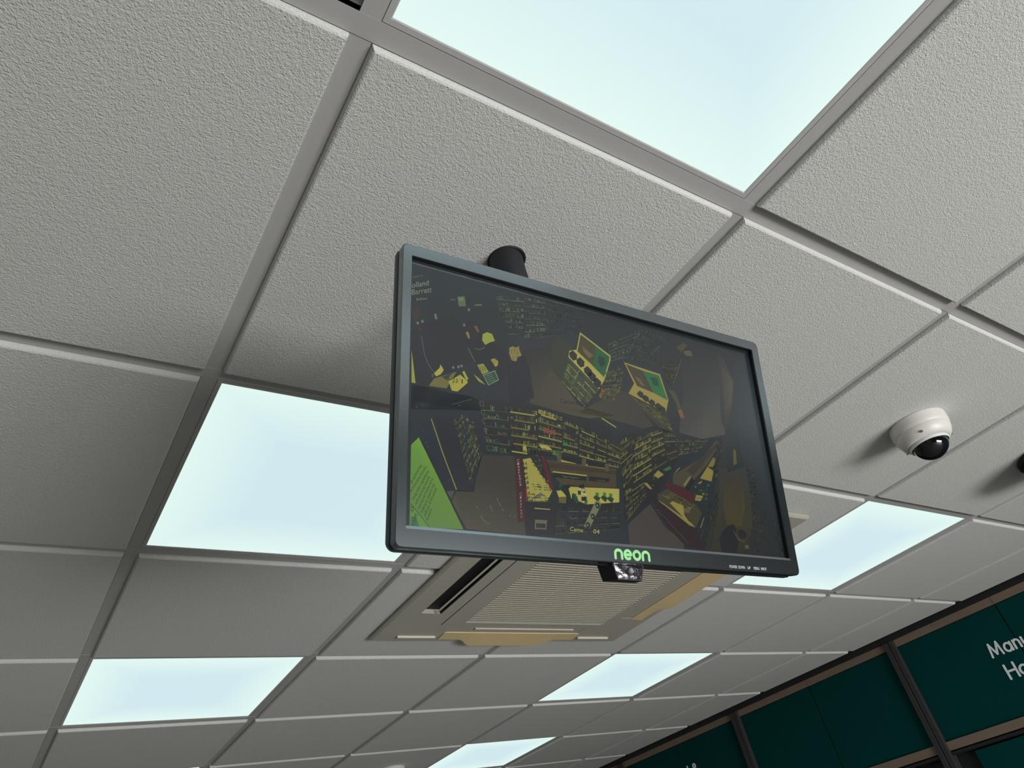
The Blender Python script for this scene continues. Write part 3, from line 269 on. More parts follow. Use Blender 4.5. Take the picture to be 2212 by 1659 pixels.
PIC_SHELVES = [([(-144.6,121.7),(-105.6,128.9),(-110.5,82.0),(-128.5,77.9)],7,2,'dim',3,4,0.75,0.14),([(-105.4,132.1),(-78.3,134.1),(-81.4,85.6),(-109.4,76.7)],7,2,'dim',4,4,0.8,0.14),([(-76.9,134.5),(-54.5,135.0),(-59.1,93.3),(-81.3,86.3)],6,1,'dim2',5,4,0.7,0.12),([(-53.8,135.2),(-27.1,136.7),(-33.0,103.2),(-58.4,94.1)],6,1,'dim2',6,4,0.5,0.1),([(-53.5,67.9),(-15.9,36.5),(-36.4,12.4),(-65.0,36.7)],4,5,'green',11,4,0.95,0.22),([(-4.5,59.9),(21.7,75.6),(4.1,26.4),(-17.4,26.3)],7,1,'mid',12,3,0.9,0.15),([(26.1,38.8),(78.0,23.8),(85.8,3.7),(42.4,25.5)],4,6,'mid',13,4,0.95,0.3),([(1.8,97.7),(60.2,132.3),(30.5,85.3),(3.7,74.5)],6,3,'dim',14,3,0.8,0.14),([(59.9,130.1),(97.3,127.5),(65.1,76.4),(31.7,82.9)],6,2,'dim2',15,3,0.7,0.12),([(78.3,89.9),(114.6,100.3),(94.3,58.0),(85.5,73.8)],5,1,'mid2',16,3,0.95,0.2),([(-192.7,-25.5),(-181.6,-16.8),(-164.3,-54.6),(-175.8,-84.3)],9,2,'fine',21,5,0.95,0.1),([(-179.4,-19.1),(-170.5,-24.1),(-162.7,-55.4),(-173.7,-85.0)],9,1,'fine',22,5,0.9,0.1),([(-162.7,-3.9),(-130.9,-1.2),(-131.1,-52.2),(-155.9,-52.4)],6,2,'dgreen',23,5,0.8,0.1),([(-130.0,-1.0),(-97.6,-0.0),(-99.3,-50.2),(-129.9,-50.0)],6,1,'yellow',24,5,0.85,0.2),([(-96.3,1.9),(-66.4,-2.3),(-71.0,-46.5),(-99.1,-45.8)],6,1,'yellow',25,5,0.9,0.22),([(-65.1,-3.3),(-46.3,-7.9),(-50.7,-42.7),(-69.4,-41.8)],5,1,'yellow',26,5,0.9,0.2),([(-44.7,-8.8),(-25.9,-14.1),(-30.4,-45.7),(-49.5,-43.7)],5,1,'yellow',27,5,0.9,0.2),([(-24.6,-14.4),(-10.7,-20.0),(-14.9,-46.0),(-29.1,-45.5)],5,1,'yellow2',28,5,0.9,0.2),([(-9.7,-17.5),(7.8,-24.5),(6.1,-50.2),(-13.9,-49.3)],5,1,'yellow2',29,5,0.85,0.2),([(-111.4,-37.8),(-97.9,-37.0),(-95.8,-42.1),(-110.6,-45.2)],2,5,'green',30,6,0.9,0.1),([(-79.7,-96.6),(-0.2,-91.2),(-4.5,-115.3),(-86.7,-126.7)],4,6,'dark',31,6,0.85,0.14),([(-109.9,-54.8),(-97.5,-49.9),(-87.2,-80.7),(-93.0,-76.0)],6,3,'fine2',32,8,0.9,0.05),([(-117.8,-56.8),(-113.0,-56.2),(-110.7,-93.4),(-113.8,-95.8)],8,1,'fine2',33,8,0.9,0.05),([(-108.7,-77.8),(-88.2,-77.6),(-86.1,-83.7),(-106.7,-84.8)],3,4,'fine2',34,8,0.9,0.05),([(-112.8,-87.5),(-96.1,-87.9),(-80.8,-94.6),(-113.3,-96.7)],3,5,'dgreen2',35,8,0.9,0.05),([(6.1,-17.1),(23.8,-8.6),(19.9,-55.6),(5.0,-73.1)],8,1,'yellow2',41,5,0.85,0.18),([(23.5,-14.0),(52.6,1.2),(47.0,-47.8),(18.7,-64.9)],7,1,'yellow2',42,5,0.9,0.2),([(52.4,-0.0),(68.7,6.2),(71.6,-34.0),(47.0,-47.8)],6,1,'yellow2',43,5,0.9,0.2),([(69.7,2.6),(88.5,2.9),(88.5,-25.7),(71.6,-34.0)],5,1,'yellow3',44,5,0.85,0.2),([(89.1,-3.3),(142.4,3.1),(122.3,-15.0),(88.7,-24.5)],4,4,'yellow3',45,5,0.9,0.2),([(5.0,-73.1),(36.7,-58.3),(35.6,-76.7),(5.1,-106.1)],5,3,'yellow2',46,5,0.85,0.15),([(37.9,-60.5),(49.3,-52.2),(57.7,-55.9),(46.0,-64.8)],4,4,'dgreen2',47,6,0.9,0.05),([(151.5,-2.0),(167.4,0.2),(143.8,-48.6),(135.3,-49.6)],9,1,'mid2',48,5,0.8,0.1),([(105.1,-56.6),(135.3,-49.6),(124.4,-72.5),(105.2,-73.2)],4,4,'dgreen2',49,6,0.9,0.08),([(53.7,-72.6),(66.5,-66.6),(104.1,-79.2),(94.9,-87.1)],3,5,'mid',50,7,0.9,0.1),([(100.9,-105.0),(146.6,-50.8),(138.4,-83.2),(110.3,-129.3)],6,4,'dark',51,5,0.8,0.08),([(196.9,-24.6),(214.0,-27.8),(205.6,-77.1),(193.7,-90.4)],12,2,'mid2',52,4,0.7,0.05),([(193.7,-90.4),(219.0,-73.4),(206.1,-124.5),(183.6,-125.9)],10,3,'mid2',53,4,0.65,0.05),([(229.3,-74.9),(246.4,-86.1),(240.7,-127.2),(219.4,-127.3)],10,2,'dim2',54,4,0.6,0.05),([(36.3,119.0),(63.4,132.4),(45.5,93.9),(27.0,93.9)],6,2,'dim2',61,4,0.85,0.12),([(7.0,64.8),(24.3,72.2),(14.3,39.5),(3.5,33.7)],7,1,'mid',62,4,0.9,0.12),([(79.9,90.3),(104.0,87.0),(94.8,60.8),(84.4,66.8)],6,2,'mid2',63,5,0.9,0.14)]
PIC_LINES = [((70,60,44),6,0.5,[(-126.0,61.5),(-124.9,57.0)]),((70,60,44),6,0.5,[(-122.1,63.0),(-121.1,58.4)]),((70,60,44),6,0.5,[(-118.4,61.4),(-117.4,56.8)]),((70,60,44),6,0.5,[(-124.4,54.1),(-123.3,49.6)]),((70,60,44),6,0.5,[(-119.3,55.2),(-118.3,50.6)]),((60,66,50),7,0.5,[(-163.1,34.2),(-160.9,29.2)]),((60,66,50),7,0.5,[(-161.0,34.8),(-158.5,30.1)]),((60,66,50),7,0.5,[(-158.9,35.5),(-156.1,31.0)]),((60,66,50),7,0.5,[(-156.7,36.2),(-153.7,31.9)]),((110,120,90),8,0.5,[(-156.6,24.9),(-149.1,29.0)]),((110,120,90),8,0.5,[(-155.5,23.1),(-147.9,27.2)]),((110,120,90),8,0.5,[(-154.4,21.3),(-146.8,25.3)]),((110,120,90),8,0.5,[(-153.2,19.4),(-145.6,23.5)]),((80,70,50),7,0.4,[(-148.6,44.1),(-145.7,40.0)]),((80,70,50),7,0.4,[(-147.2,45.0),(-144.5,41.0)]),((80,70,50),7,0.4,[(-145.7,45.8),(-143.3,41.9)]),((100,104,80),5,0.5,[(-225.9,53.7),(-222.4,34.4),(-217.9,24.4),(-212.4,18.4)]),((96,104,80),5,0.8,[(-175.7,52.4),(-168.3,38.5)]),((110,110,86),5,0.5,[(-168.7,53.0),(-162.2,53.1),(-156.7,56.8)]),((100,104,80),4,0.5,[(66.2,95.6),(84.3,113.3)]),((92,90,60),4,0.6,[(114.6,100.3),(104.3,78.8),(95.5,64.9)]),((122,126,72),4,1.1,[(-214.8,-29.2),(-203.4,-59.8),(-189.2,-93.7)]),((40,66,40),5,0.5,[(-233.6,-110.3),(-215.4,-129.8)]),((96,104,80),6,0.4,[(-163.9,-3.0),(-159.8,-2.6),(-159.0,-6.9),(-163.2,-7.2),(-163.9,-3.0)]),((96,104,80),6,0.4,[(-162.5,-12.0),(-158.7,-11.7),(-157.8,-15.9),(-161.7,-16.2),(-162.5,-12.0)]),((96,104,80),6,0.4,[(-161.0,-20.9),(-157.5,-20.7),(-156.7,-24.9),(-160.3,-25.1),(-161.0,-20.9)]),((96,104,80),6,0.4,[(-159.6,-29.8),(-156.3,-29.6),(-155.5,-33.8),(-158.9,-34.0),(-159.6,-29.8)]),((96,104,80),6,0.4,[(-158.2,-38.6),(-155.2,-38.5),(-154.4,-42.6),(-157.6,-42.7),(-158.2,-38.6)]),((96,104,80),6,0.4,[(-156.9,-47.3),(-154.0,-47.3),(-153.2,-51.3),(-156.2,-51.4),(-156.9,-47.3)]),((142,142,70),6,1.4,[(-15.6,3.5),(3.1,-4.3)]),((80,80,46),8,0.4,[(-195.7,9.9),(-193.7,7.3)]),((80,80,46),8,0.4,[(-193.2,11.9),(-191.2,9.3)]),((80,80,46),8,0.4,[(-190.8,13.9),(-188.8,11.3)]),((80,80,46),8,0.4,[(-188.3,16.0),(-186.3,13.3)]),((80,80,46),8,0.4,[(-185.8,18.0),(-183.8,15.3)]),((96,92,76),7,0.6,[(158.5,-104.1),(163.1,-113.1),(174.2,-115.9)]),((104,101,90),4,0.6,[(-169.2,-106.5),(-167.6,-108.8)]),((104,101,90),4,0.6,[(-165.0,-114.4),(-162.9,-118.5),(-159.2,-121.1)]),((104,101,90),4,0.6,[(-155.0,-104.2),(-152.4,-110.3)]),((104,101,90),4,0.6,[(-147.6,-96.6),(-146.5,-100.0),(-143.3,-104.6)]),((104,101,90),4,0.6,[(-134.6,-111.7),(-133.0,-113.0)]),((104,101,90),4,0.6,[(-129.6,-112.2),(-127.9,-113.6)]),((104,101,90),4,0.6,[(-158.7,-122.0),(-156.0,-121.6)]),((104,101,90),4,0.6,[(-142.3,-106.0),(-140.7,-108.3)]),((84,88,80),4,0.5,[(-230.0,-19.2),(-229.1,-20.9)]),((84,88,80),4,0.5,[(-224.3,-16.1),(-223.4,-17.8)]),((84,88,80),4,0.5,[(-223.6,-41.1),(-222.8,-42.8)]),((84,88,80),4,0.5,[(-220.1,-52.1),(-219.3,-53.8)]),((84,88,80),4,0.5,[(-218.5,-55.9),(-217.7,-57.6)]),((84,88,80),4,0.5,[(-197.6,-84.8),(-196.8,-86.4)]),((78,82,70),4,0.5,[(-193.7,-11.4),(-172.4,-2.3)]),((84,86,74),4,0.5,[(-187.1,-11.9),(-184.3,-10.1)])]
PIC_TEXTS = [('gh partnering',(36,58,36),6,(-233.0,-92.7),(9.3,17.5),(-2.2,0.9)),('th innovative brands,',(36,58,36),6,(-233.0,-100.5),(14.4,24.9),(-2.2,0.9)),('using clean ingredients',(36,58,36),6,(-231.1,-107.3),(14.8,28.1),(-2.2,0.9)),('and sourcing natural,',(36,58,36),6,(-228.1,-110.9),(12.8,26.5),(-2.2,0.9)),("nutritional foods,we're",(36,58,36),6,(-225.3,-114.6),(13.1,28.7),(-2.1,0.9)),('helping to support the',(36,58,36),6,(-222.5,-117.6),(11.8,26.6),(-2.1,1.0)),('wellness of the planet',(36,58,36),6,(-219.6,-121.0),(11.0,26.8),(-2.2,0.9)),('& society.',(36,58,36),6,(-217.0,-123.7),(4.0,10.7),(-2.2,0.9)),('ss',(30,66,44),6,(-230.9,-118.3),(0.2,5.1),(-2.9,1.6)),('eart',(28,64,46),6,(-230.3,-130.9),(3.3,12.0),(-3.2,1.1)),('Weight Management',(96,100,90),9,(-72.0,-68.3),(20.4,0.7),(0.3,1.9)),('Stay fit',(86,90,80),9,(-29.3,-67.3),(10.1,0.4),(0.4,1.9)),('C',(150,142,130),10,(-124.1,-59.2),(2.8,0.3),(0.1,2.9)),('l',(150,142,130),10,(-123.9,-62.2),(2.1,0.3),(0.1,2.3)),('e',(150,142,130),10,(-123.7,-65.1),(2.2,0.2),(0.2,2.3)),('a',(150,142,130),10,(-123.4,-68.1),(2.1,0.3),(0.1,2.3)),('r',(150,142,130),10,(-123.2,-71.0),(2.2,0.2),(0.1,2.3)),('a',(150,142,130),10,(-122.9,-73.9),(2.1,0.2),(0.1,2.2)),('n',(150,142,130),10,(-122.7,-76.9),(2.1,0.3),(0.1,2.3)),('c',(150,142,130),10,(-122.4,-79.8),(2.1,0.3),(0.1,2.3)),('e',(150,142,130),10,(-122.2,-82.7),(2.1,0.3),(0.1,2.3)),('C',(140,130,120),10,(-122.6,-92.1),(2.8,0.3),(0.1,2.9)),('l',(140,130,120),10,(-122.6,-95.2),(1.9,0.2),(0.1,2.3)),('e',(140,130,120),10,(-122.5,-98.2),(1.8,0.1),(0.1,2.2)),('a',(140,130,120),10,(-122.5,-101.3),(1.9,0.2),(0.1,2.2)),('r',(140,130,120),10,(-122.5,-104.4),(1.9,0.2),(0.1,2.3)),('a',(140,130,120),10,(-122.4,-107.4),(1.8,0.2),(0.1,2.2)),('n',(140,130,120),10,(-122.4,-110.4),(1.8,0.1),(0.1,2.2)),('c',(140,130,120),10,(-122.4,-113.4),(1.9,0.1),(0.1,2.1)),('Came',(172,164,96),14,(-67.1,-121.4),(15.4,-0.2),(0.6,4.0)),('04',(172,164,96),14,(-39.3,-121.7),(7.7,-0.1),(0.7,4.2)),('Camera',(34,34,34),7,(-69.0,12.0),(23.2,1.2),(0.9,4.9)),('02',(34,34,34),12,(-41.9,11.9),(6.9,0.4),(0.8,4.5)),('0-',(44,46,42),9,(-200.3,12.5),(6.6,0.2),(0.2,4.5)),('23',(44,46,42),9,(-193.7,11.6),(6.2,0.3),(0.3,4.5)),('11',(44,46,42),9,(-183.4,12.3),(7.8,0.3),(0.3,4.4)),('come to',(96,104,100),3,(-236.0,115.5),(10.4,5.2),(-0.1,2.6)),('olland',(124,132,116),3,(-236.9,104.1),(17.8,8.2),(-0.1,6.1)),('Barrett',(120,128,112),3,(-236.8,96.3),(21.2,8.8),(-0.1,6.3)),('Balham',(112,118,104),3,(-231.8,91.1),(11.1,4.3),(-0.1,3.0))]

# ------------------------------------------------------------------ the setting: room shell
X0, X1, Y0, Y1 = -3.0, 3.37, -3.6, 6.0
tag(link('floor', box_mesh('floor', X0 - 0.1, X1 + 0.2, Y0 - 0.1, Y1 + 0.1, -0.05, 0.0), M['floor']), kind='structure')
tag(link('wall_left', box_mesh('wall_left', X0 - 0.1, X0, Y0, Y1, 0, H + 0.25), M['paint']), kind='structure')
tag(link('wall_back', box_mesh('wall_back', X0, X1, Y1, Y1 + 0.1, 0, H + 0.25), M['paint']), kind='structure')
tag(link('wall_right', box_mesh('wall_right', X1 + 0.035, X1 + 0.13, Y0, Y1, 0, H + 0.25), M['paint_dark']), kind='structure')
bm = bmesh.new()                                              # shopfront wall round the glazing
WX0, WX1, WZ0, WZ1 = 0.12, 2.68, 0.06, 0.95
box(bm, X0, WX0, Y0 - 0.1, Y0, 0, H + 0.25); box(bm, WX1, X1 + 0.03, Y0 - 0.1, Y0, 0, H + 0.25)
box(bm, WX0, WX1, Y0 - 0.1, Y0, 0, WZ0); box(bm, WX0, WX1, Y0 - 0.1, Y0, WZ1, H + 0.25)
tag(link('wall_front', finish(bm, 'wall_front'), M['paint_dark']), kind='structure')
win = bpy.data.objects.new('window_1', None); COL.objects.link(win); win.location = ((WX0 + WX1) / 2, Y0 - 0.05, WZ0)
tag(win, kind='structure')
ww = (WX1 - WX0) / 2; wh = WZ1 - WZ0
for a in ((-ww, -ww + 0.06, 0, wh), (ww - 0.06, ww, 0, wh), (-0.03, 0.03, 0.06, wh - 0.06), (-ww + 0.06, ww - 0.06, 0, 0.06), (-ww + 0.06, ww - 0.06, wh - 0.06, wh)):
    link('window_frame', box_mesh('window_frame', a[0], a[1], -0.03, 0.03, a[2], a[3]), M['alu'], win)
gm = bpy.data.materials.new('clear_glass'); gm.use_nodes = True
nt = gm.node_tree; nt.nodes.clear()
o_ = nt.nodes.new('ShaderNodeOutputMaterial'); mx_ = nt.nodes.new('ShaderNodeMixShader'); tr_ = nt.nodes.new('ShaderNodeBsdfTransparent'); gl_ = nt.nodes.new('ShaderNodeBsdfGlossy')
gl_.inputs['Roughness'].default_value = 0.02; mx_.inputs[0].default_value = 0.08
nt.links.new(tr_.outputs[0], mx_.inputs[1]); nt.links.new(gl_.outputs[0], mx_.inputs[2]); nt.links.new(mx_.outputs[0], o_.inputs[0])
for s in (-1, 1):
    link('pane', box_mesh('pane', min(s * 0.03, s * (ww - 0.06)), max(s * 0.03, s * (ww - 0.06)), 0.018, 0.024, 0.06, wh - 0.06), gm, win)
tag(link('pavement', box_mesh('pavement', -8, 10, -14, Y0 - 0.1, -0.06, -0.01), mat('pavement_slabs', (0.35, 0.34, 0.33, 1), 0.9)), kind='structure')

# ------------------------------------------------------------------ suspended ceiling: grid and tiles
ceiling = tag(link('ceiling', box_mesh('ceiling', X0, X1 + 0.03, Y0, Y1, H + 0.15, H + 0.2), M['plenum']), kind='structure')
G = 0.6
C_MIN, C_MAX, R_MIN, R_MAX = -5, 6, -6, 10
PANELS = [(c, r) for c in (-3, 0, 3) for r in (-5, -3, -1, 1, 3, 5, 7)]

def tee_mesh(name, length, along_x, w=0.012):
    """inverted T: 24 mm flange below, thin web above"""
    prof = [(-w, 0), (w, 0), (w, 0.0012), (0.001, 0.0014), (0.001, 0.032), (-0.001, 0.032), (-0.001, 0.0014), (-w, 0.0012)]
    bm = bmesh.new()
    l0 = [((-length / 2, a, z) if along_x else (a, -length / 2, z)) for a, z in prof]
    l1 = [((length / 2, a, z) if along_x else (a, length / 2, z)) for a, z in prof]
    loft(bm, [l0, l1]); return finish(bm, name)

full_x = X1 - X0
row_mesh = tee_mesh('main_runner', full_x, True)
tee_y = tee_mesh('cross_tee', G - 0.0242, False)
row_mesh.materials.append(M['bar']); tee_y.materials.append(M['bar'])
for r in range(R_MIN, R_MAX + 1):
    link('main_runner', row_mesh, None, ceiling, ((X0 + X1) / 2, r * G, H))
for c in range(C_MIN, C_MAX):
    for r in range(R_MIN, R_MAX):
        link('cross_tee', tee_y, None, ceiling, (c * G, (r + 0.5) * G, H + 0.0006))
edge_mesh = box_mesh('wall_angle', -0.012, 0.0, Y0, Y1, 0.0, 0.0015)
link('wall_angle', edge_mesh, M['bar'], ceiling, (X1, 0, H))

def tile_mesh(hx, hy):
    bm = bmesh.new()
    R_ = lambda d, z: [(hx - d, hy - d, z), (-hx + d, hy - d, z), (-hx + d, -hy + d, z), (hx - d, -hy + d, z)]
    loft(bm, [R_(0.003, 0.014), R_(0.003, 0.0022), R_(0.0130, 0.0022), R_(0.0134, -0.0035), R_(0.0150, -0.0075), R_(0.0172, -0.0090)])
    return finish(bm, 'tile')
t_full = tile_mesh(0.3, 0.3); t_full.materials.append(M['tile'])
t_cut = tile_mesh((X1 - 3.0) / 2, 0.3); t_cut.materials.append(M['tile'])
rnd = random.Random(4)
AC_CELLS = set()
for c in range(C_MIN, C_MAX):
    for r in range(R_MIN, R_MAX):
        if (c, r) in PANELS: continue
        cut = c == C_MAX - 1
        x = (3.0 + X1) / 2 if cut else (c + 0.5) * G
        y = (r + 0.5) * G
        dx, dy, dz = (0, 0, 0) if cut else (rnd.uniform(-.0006, .0006), rnd.uniform(-.0006, .0006), 0)
        if (c, r) == (-1, -1): dx, dy, dz = 0.001, -0.0125, 0.004       # this one lies out of its seat
        link('tile', t_cut if cut else t_full, None, ceiling, (x + dx, y + dy, H + dz))

# ------------------------------------------------------------------ LED panels in the grid
bm = bmesh.new()
S_ = lambda h, z: [(h, h, z), (-h, h, z), (-h, -h, z), (h, -h, z)]
loft(bm, [S_(0.279, 0.010), S_(0.279, 0.0014), S_(0.2805, 0.0006), S_(0.2870, 0.0006), S_(0.2870, 0.0022), S_(0.296, 0.0022), S_(0.296, 0.012)], False, False)
led_frame_me = finish(bm, 'frame'); led_frame_me.materials.append(M['led_frame'])
led_diff_me = box_mesh('diffuser', -0.2805, 0.2805, -0.2805, 0.2805, 0.0022, 0.006); led_diff_me.materials.append(M['led'])
led_back_me = box_mesh('housing', -0.29, 0.29, -0.29, 0.29, 0.012, 0.03); led_back_me.materials.append(M['led_frame'])
LED_LABEL = {(0, -1): 'largest bright LED ceiling panel, cut off by the top edge of the photo',
             (0, 1): 'bright square LED ceiling panel just left of the hanging monitor',
             (0, 3): 'bright LED ceiling panel at lower left, two tiles beyond the one beside the monitor',
             (0, 5): 'sliver of a lit LED ceiling panel at the bottom edge, lower left',
             (3, 1): 'bright LED ceiling panel at right, partly behind the monitor corner',
             (3, 3): 'bright LED ceiling panel beyond the ivory air conditioner, nearer the teal boards',
             (3, 5): 'bright LED ceiling panel cut by the bottom edge, below the air conditioner'}
led0 = None
for cell in PANELS:
    loc = ((cell[0] + 0.5) * G, (cell[1] + 0.5) * G, H)
    if led0 is None:
        led0 = thing('led_panel', '', '', loc)
        link('frame', led_frame_me, None, led0); link('diffuser', led_diff_me, None, led0); link('housing', led_back_me, None, led0)
        o = led0
    else:
        o = copy_tree(led0); o.location = loc
    tag(o, LED_LABEL.get(cell, 'square LED ceiling panel elsewhere in the shop, out of the picture'), 'light panel', 'square LED panels in the ceiling grid')

# ------------------------------------------------------------------ right wall: header boards, posts, rails
tag(link('trim_1', box_mesh('trim_1', X1 - 0.004, X1 + 0.034, Y0 + 0.01, Y1 - 0.01, H - 0.034, H - 0.0005), M['black']), kind='structure')
POSTS = [1.602 + 1.05 * k for k in range(-4, 5)]
POST_LABEL = {4: 'dark double upright post nearest the white lettering, between teal boards',
              5: 'dark upright post second from the white lettering, between teal boards',
              6: 'dark upright post far along the teal wall, at the bottom edge'}
for k, py in enumerate(POSTS):
    t = thing('upright_post', POST_LABEL.get(k, 'dark upright post between teal header boards, out of the picture'), 'post', (X1, py, 0.0), 'dark upright posts along the teal wall')
    me = box_mesh('post_half', -0.012, 0.034, -0.0125, 0.0125, 0.02, H - 0.036, bevel=0.002)
    me.materials.append(M['post'])
    link('post_half', me, None, t, (0, 0.0145, 0)); link('post_half', me, None, t, (0, -0.0145, 0))
    tag(link('groove', box_mesh('groove', 0.006, 0.03, -0.0019, 0.0019, 0.02, H - 0.036), M['black'], t))

def wall_map(yc, z0, s):
    # text on the wall runs towards -Y; u, v in letter heights, t towards the shop
    return lambda u, v, t: (-t, yc - u * s, z0 + v * s)

GL = {  # stroke letters, cap height 1, x height 0.62
 'M': ([[(0.0, 0.0), (0.14, 1.0), (0.47, 0.12), (0.80, 1.0), (0.94, 0.0)]], 0.94),
 'a': ([arc(0.27, 0.31, 0.27, 0, 360, 20, 0.31), [(0.56, 0.62), (0.56, 0.0)]], 0.56),
 'n': ([[(0.0, 0.0), (0.0, 0.62)], [(0.0, 0.36)] + arc(0.22, 0.38, 0.22, 180, 0, 10, 0.24) + [(0.44, 0.0)]], 0.44),
 'u': ([[(0.0, 0.62), (0.0, 0.24)] + arc(0.22, 0.24, 0.22, 180, 360, 10, 0.24) + [(0.44, 0.62)], [(0.44, 0.62), (0.44, 0.0)]], 0.44),
 'k': ([[(0.0, 0.0), (0.0, 1.0)], [(0.38, 0.62), (0.02, 0.26)], [(0.14, 0.36), (0.40, 0.0)]], 0.40),
 'H': ([[(0.0, 0.0), (0.0, 1.0)], [(0.70, 0.0), (0.70, 1.0)], [(0.0, 0.52), (0.70, 0.52)]], 0.70),
 'o': ([arc(0.30, 0.31, 0.30, 0, 360, 20, 0.31)], 0.60),
 'e': ([[(0.02, 0.33), (0.56, 0.33)] + arc(0.29, 0.31, 0.28, 4, 310, 18, 0.31)], 0.57),
 'y': ([[(0.0, 0.62), (0.25, 0.02)], [(0.5, 0.62), (0.16, -0.26)]], 0.5),
 'd': ([arc(0.27, 0.31, 0.27, 0, 360, 20, 0.31), [(0.56, 1.0), (0.56, 0.0)]], 0.56),
 '&': ([[(0.68, 0.0), (0.20, 0.66)] + arc(0.34, 0.80, 0.18, 200, -20, 12, 0.20) + [(0.14, 0.40)] + arc(0.26, 0.24, 0.26, 150, 330, 12, 0.24) + [(0.66, 0.44)]], 0.7),
 ' ': ([], 0.2)}

def lettering(parent, word, yc, ztop, cap, x_local, w=0.155, gap=0.27, shift=0.0):
    total = sum(GL[ch][1] for ch in word) + gap * (len(word) - 1)
    u = -total / 2 + shift
    for ch in word:
        if GL[ch][0]:
            bm = bmesh.new()
            f = wall_map(yc, ztop - cap, cap)
            for path in GL[ch][0]:
                stroke(bm, [(u + a, b) for a, b in path], w, lambda a, b, t: tuple(Vector(f(a, b, t)) + Vector((x_local, 0, 0))), 0.0, 0.002)
            link('letter', finish(bm, 'letter'), M['letter'], parent)
        u += GL[ch][1] + gap

BOARD_LABEL = {4: 'teal header board with white two-line lettering at the right edge',
               5: 'blank teal header board between the two nearest dark posts',
               6: 'teal header board at the bottom edge with letter tops just showing'}
for k in range(len(POSTS) - 1):
    ya, yb = POSTS[k] + 0.0275, POSTS[k + 1] - 0.0275
    yc = (ya + yb) / 2; hw = (yb - ya) / 2
    # bay index: the bay in front of post k+1
    t = thing('header_board', BOARD_LABEL.get(k + 1, 'teal header board further along the wall, out of the picture'), 'sign board', (X1, yc, H - 0.53), 'teal header boards')
    for s in (-1, 1):
        e = (0.0024, hw) if s > 0 else (-hw, -0.0024)
        link('board', box_mesh('board', 0.008, 0.03, e[0], e[1], 0.04, 0.46, bevel=0.001), M['teal'], t)
    for s in (-1, 1):
        e = (0.001, hw) if s > 0 else (-hw, -0.001)
        tag(link('wood_strip', box_mesh('wood_strip', 0.002, 0.03, e[0], e[1], 0.4625, 0.495), M['wood'], t), 'brown wood strip')
    tag(link('wood_strip', box_mesh('wood_strip', 0.0, 0.03, -hw, hw, 0.004, 0.039), M['wood'], t), 'brown wood strip')
    if k + 1 == 4:
        lettering(t, 'Manuka', 0.0, 0.53 - 0.2015, 0.0525, 0.008)
        lettering(t, 'Honey', 0.0, 0.53 - 0.2960, 0.0550, 0.008, gap=0.23)
    if k + 1 == 6:
        lettering(t, 'd &', 3.115 - yc, 0.53 - 0.197, 0.0525, 0.008)
tag(link('trim_2', box_mesh('trim_2', X1 + 0.004, X1 + 0.034, Y0 + 0.01, Y1 - 0.01, H - 0.545, H - 0.5305), M['black']), kind='structure')
link_rail = link('trim_3', box_mesh('trim_3', X1 + 0.0, X1 + 0.034, Y0 + 0.01, Y1 - 0.01, H - 0.5385, H - 0.5355), M['post']); tag(link_rail, kind='structure')
for k, (ya, yb) in enumerate(((0.72, 1.478), (1.74, 2.53))):
    t = thing('shelf_sign', ('small teal shelf sign under the lettered board, lower right corner', 'small teal shelf sign under the blank teal board, at the bottom edge')[k], 'sign', (X1, (ya + yb) / 2, H - 0.66), 'teal shelf signs')
    h2 = (yb - ya) / 2
    link('sign_face', box_mesh('sign_face', 0.01, 0.03, -h2, h2, 0.0, 0.108, bevel=0.001), M['teal'], t)
    link('sign_edge', box_mesh('sign_edge', 0.012, 0.032, -h2 - 0.004, h2 + 0.004, -0.01, -0.001), M['black'], t)

# ------------------------------------------------------------------ ceiling cassette air conditioner
ACX, ACY, AHX, AHY = 1.1745, 1.172, 0.4705, 0.458
ac = thing('air_conditioner', 'square ivory ceiling cassette air conditioner behind the monitor', 'air conditioner', (ACX, ACY, H))
ZF = -0.024                                         # underside of the panel
bm = bmesh.new()                                    # panel: four borders round slots and the grille
SLI, SLO = 0.340, 0.404                             # slot from/to, measured from the centre
GX0, GX1, GRY = -0.228, 0.300, 0.312               # grille opening
R4 = lambda hx, hy, z: [(hx, hy, z), (-hx, hy, z), (-hx, -hy, z), (hx, -hy, z)]
loft(bm, [R4(SLO, SLO, -0.012), R4(SLO, SLO, ZF), R4(AHX - 0.006, AHY - 0.006, ZF), R4(AHX, AHY, ZF + 0.005), R4(AHX, AHY, -0.0125), R4(AHX - 0.03, AHY - 0.03, -0.0105)], False, False)
RG = lambda z: [(GX1, GRY, z), (GX0, GRY, z), (GX0, -GRY, z), (GX1, -GRY, z)]
loft(bm, [RG(-0.014), RG(ZF), R4(SLI, SLI, ZF), R4(SLI, SLI, -0.010)], False, False)
for sx in (-1, 1):                                  # corner bridges between the slots
    for sy in (-1, 1):
        xa, xb = sorted((sx * 0.252, sx * SLO)); ya, yb = sorted((sy * SLI, sy * SLO))
        box(bm, xa, xb, ya, yb, ZF, -0.011)
        xa, xb = sorted((sx * SLI, sx * SLO)); ya, yb = sorted((sy * 0.252, sy * SLI))
        box(bm, xa, xb, ya, yb, ZF, -0.011)
link('panel', finish(bm, 'panel'), M['ac'], ac)
link('slot_shade_sheet', box_mesh('slot_shade_sheet', -0.42, 0.42, -0.42, 0.42, -0.0105, -0.0098), M['black'], ac)  # flat black sheet painted in for the shaded depth of the slots
n_sl = 46
sl_me = None
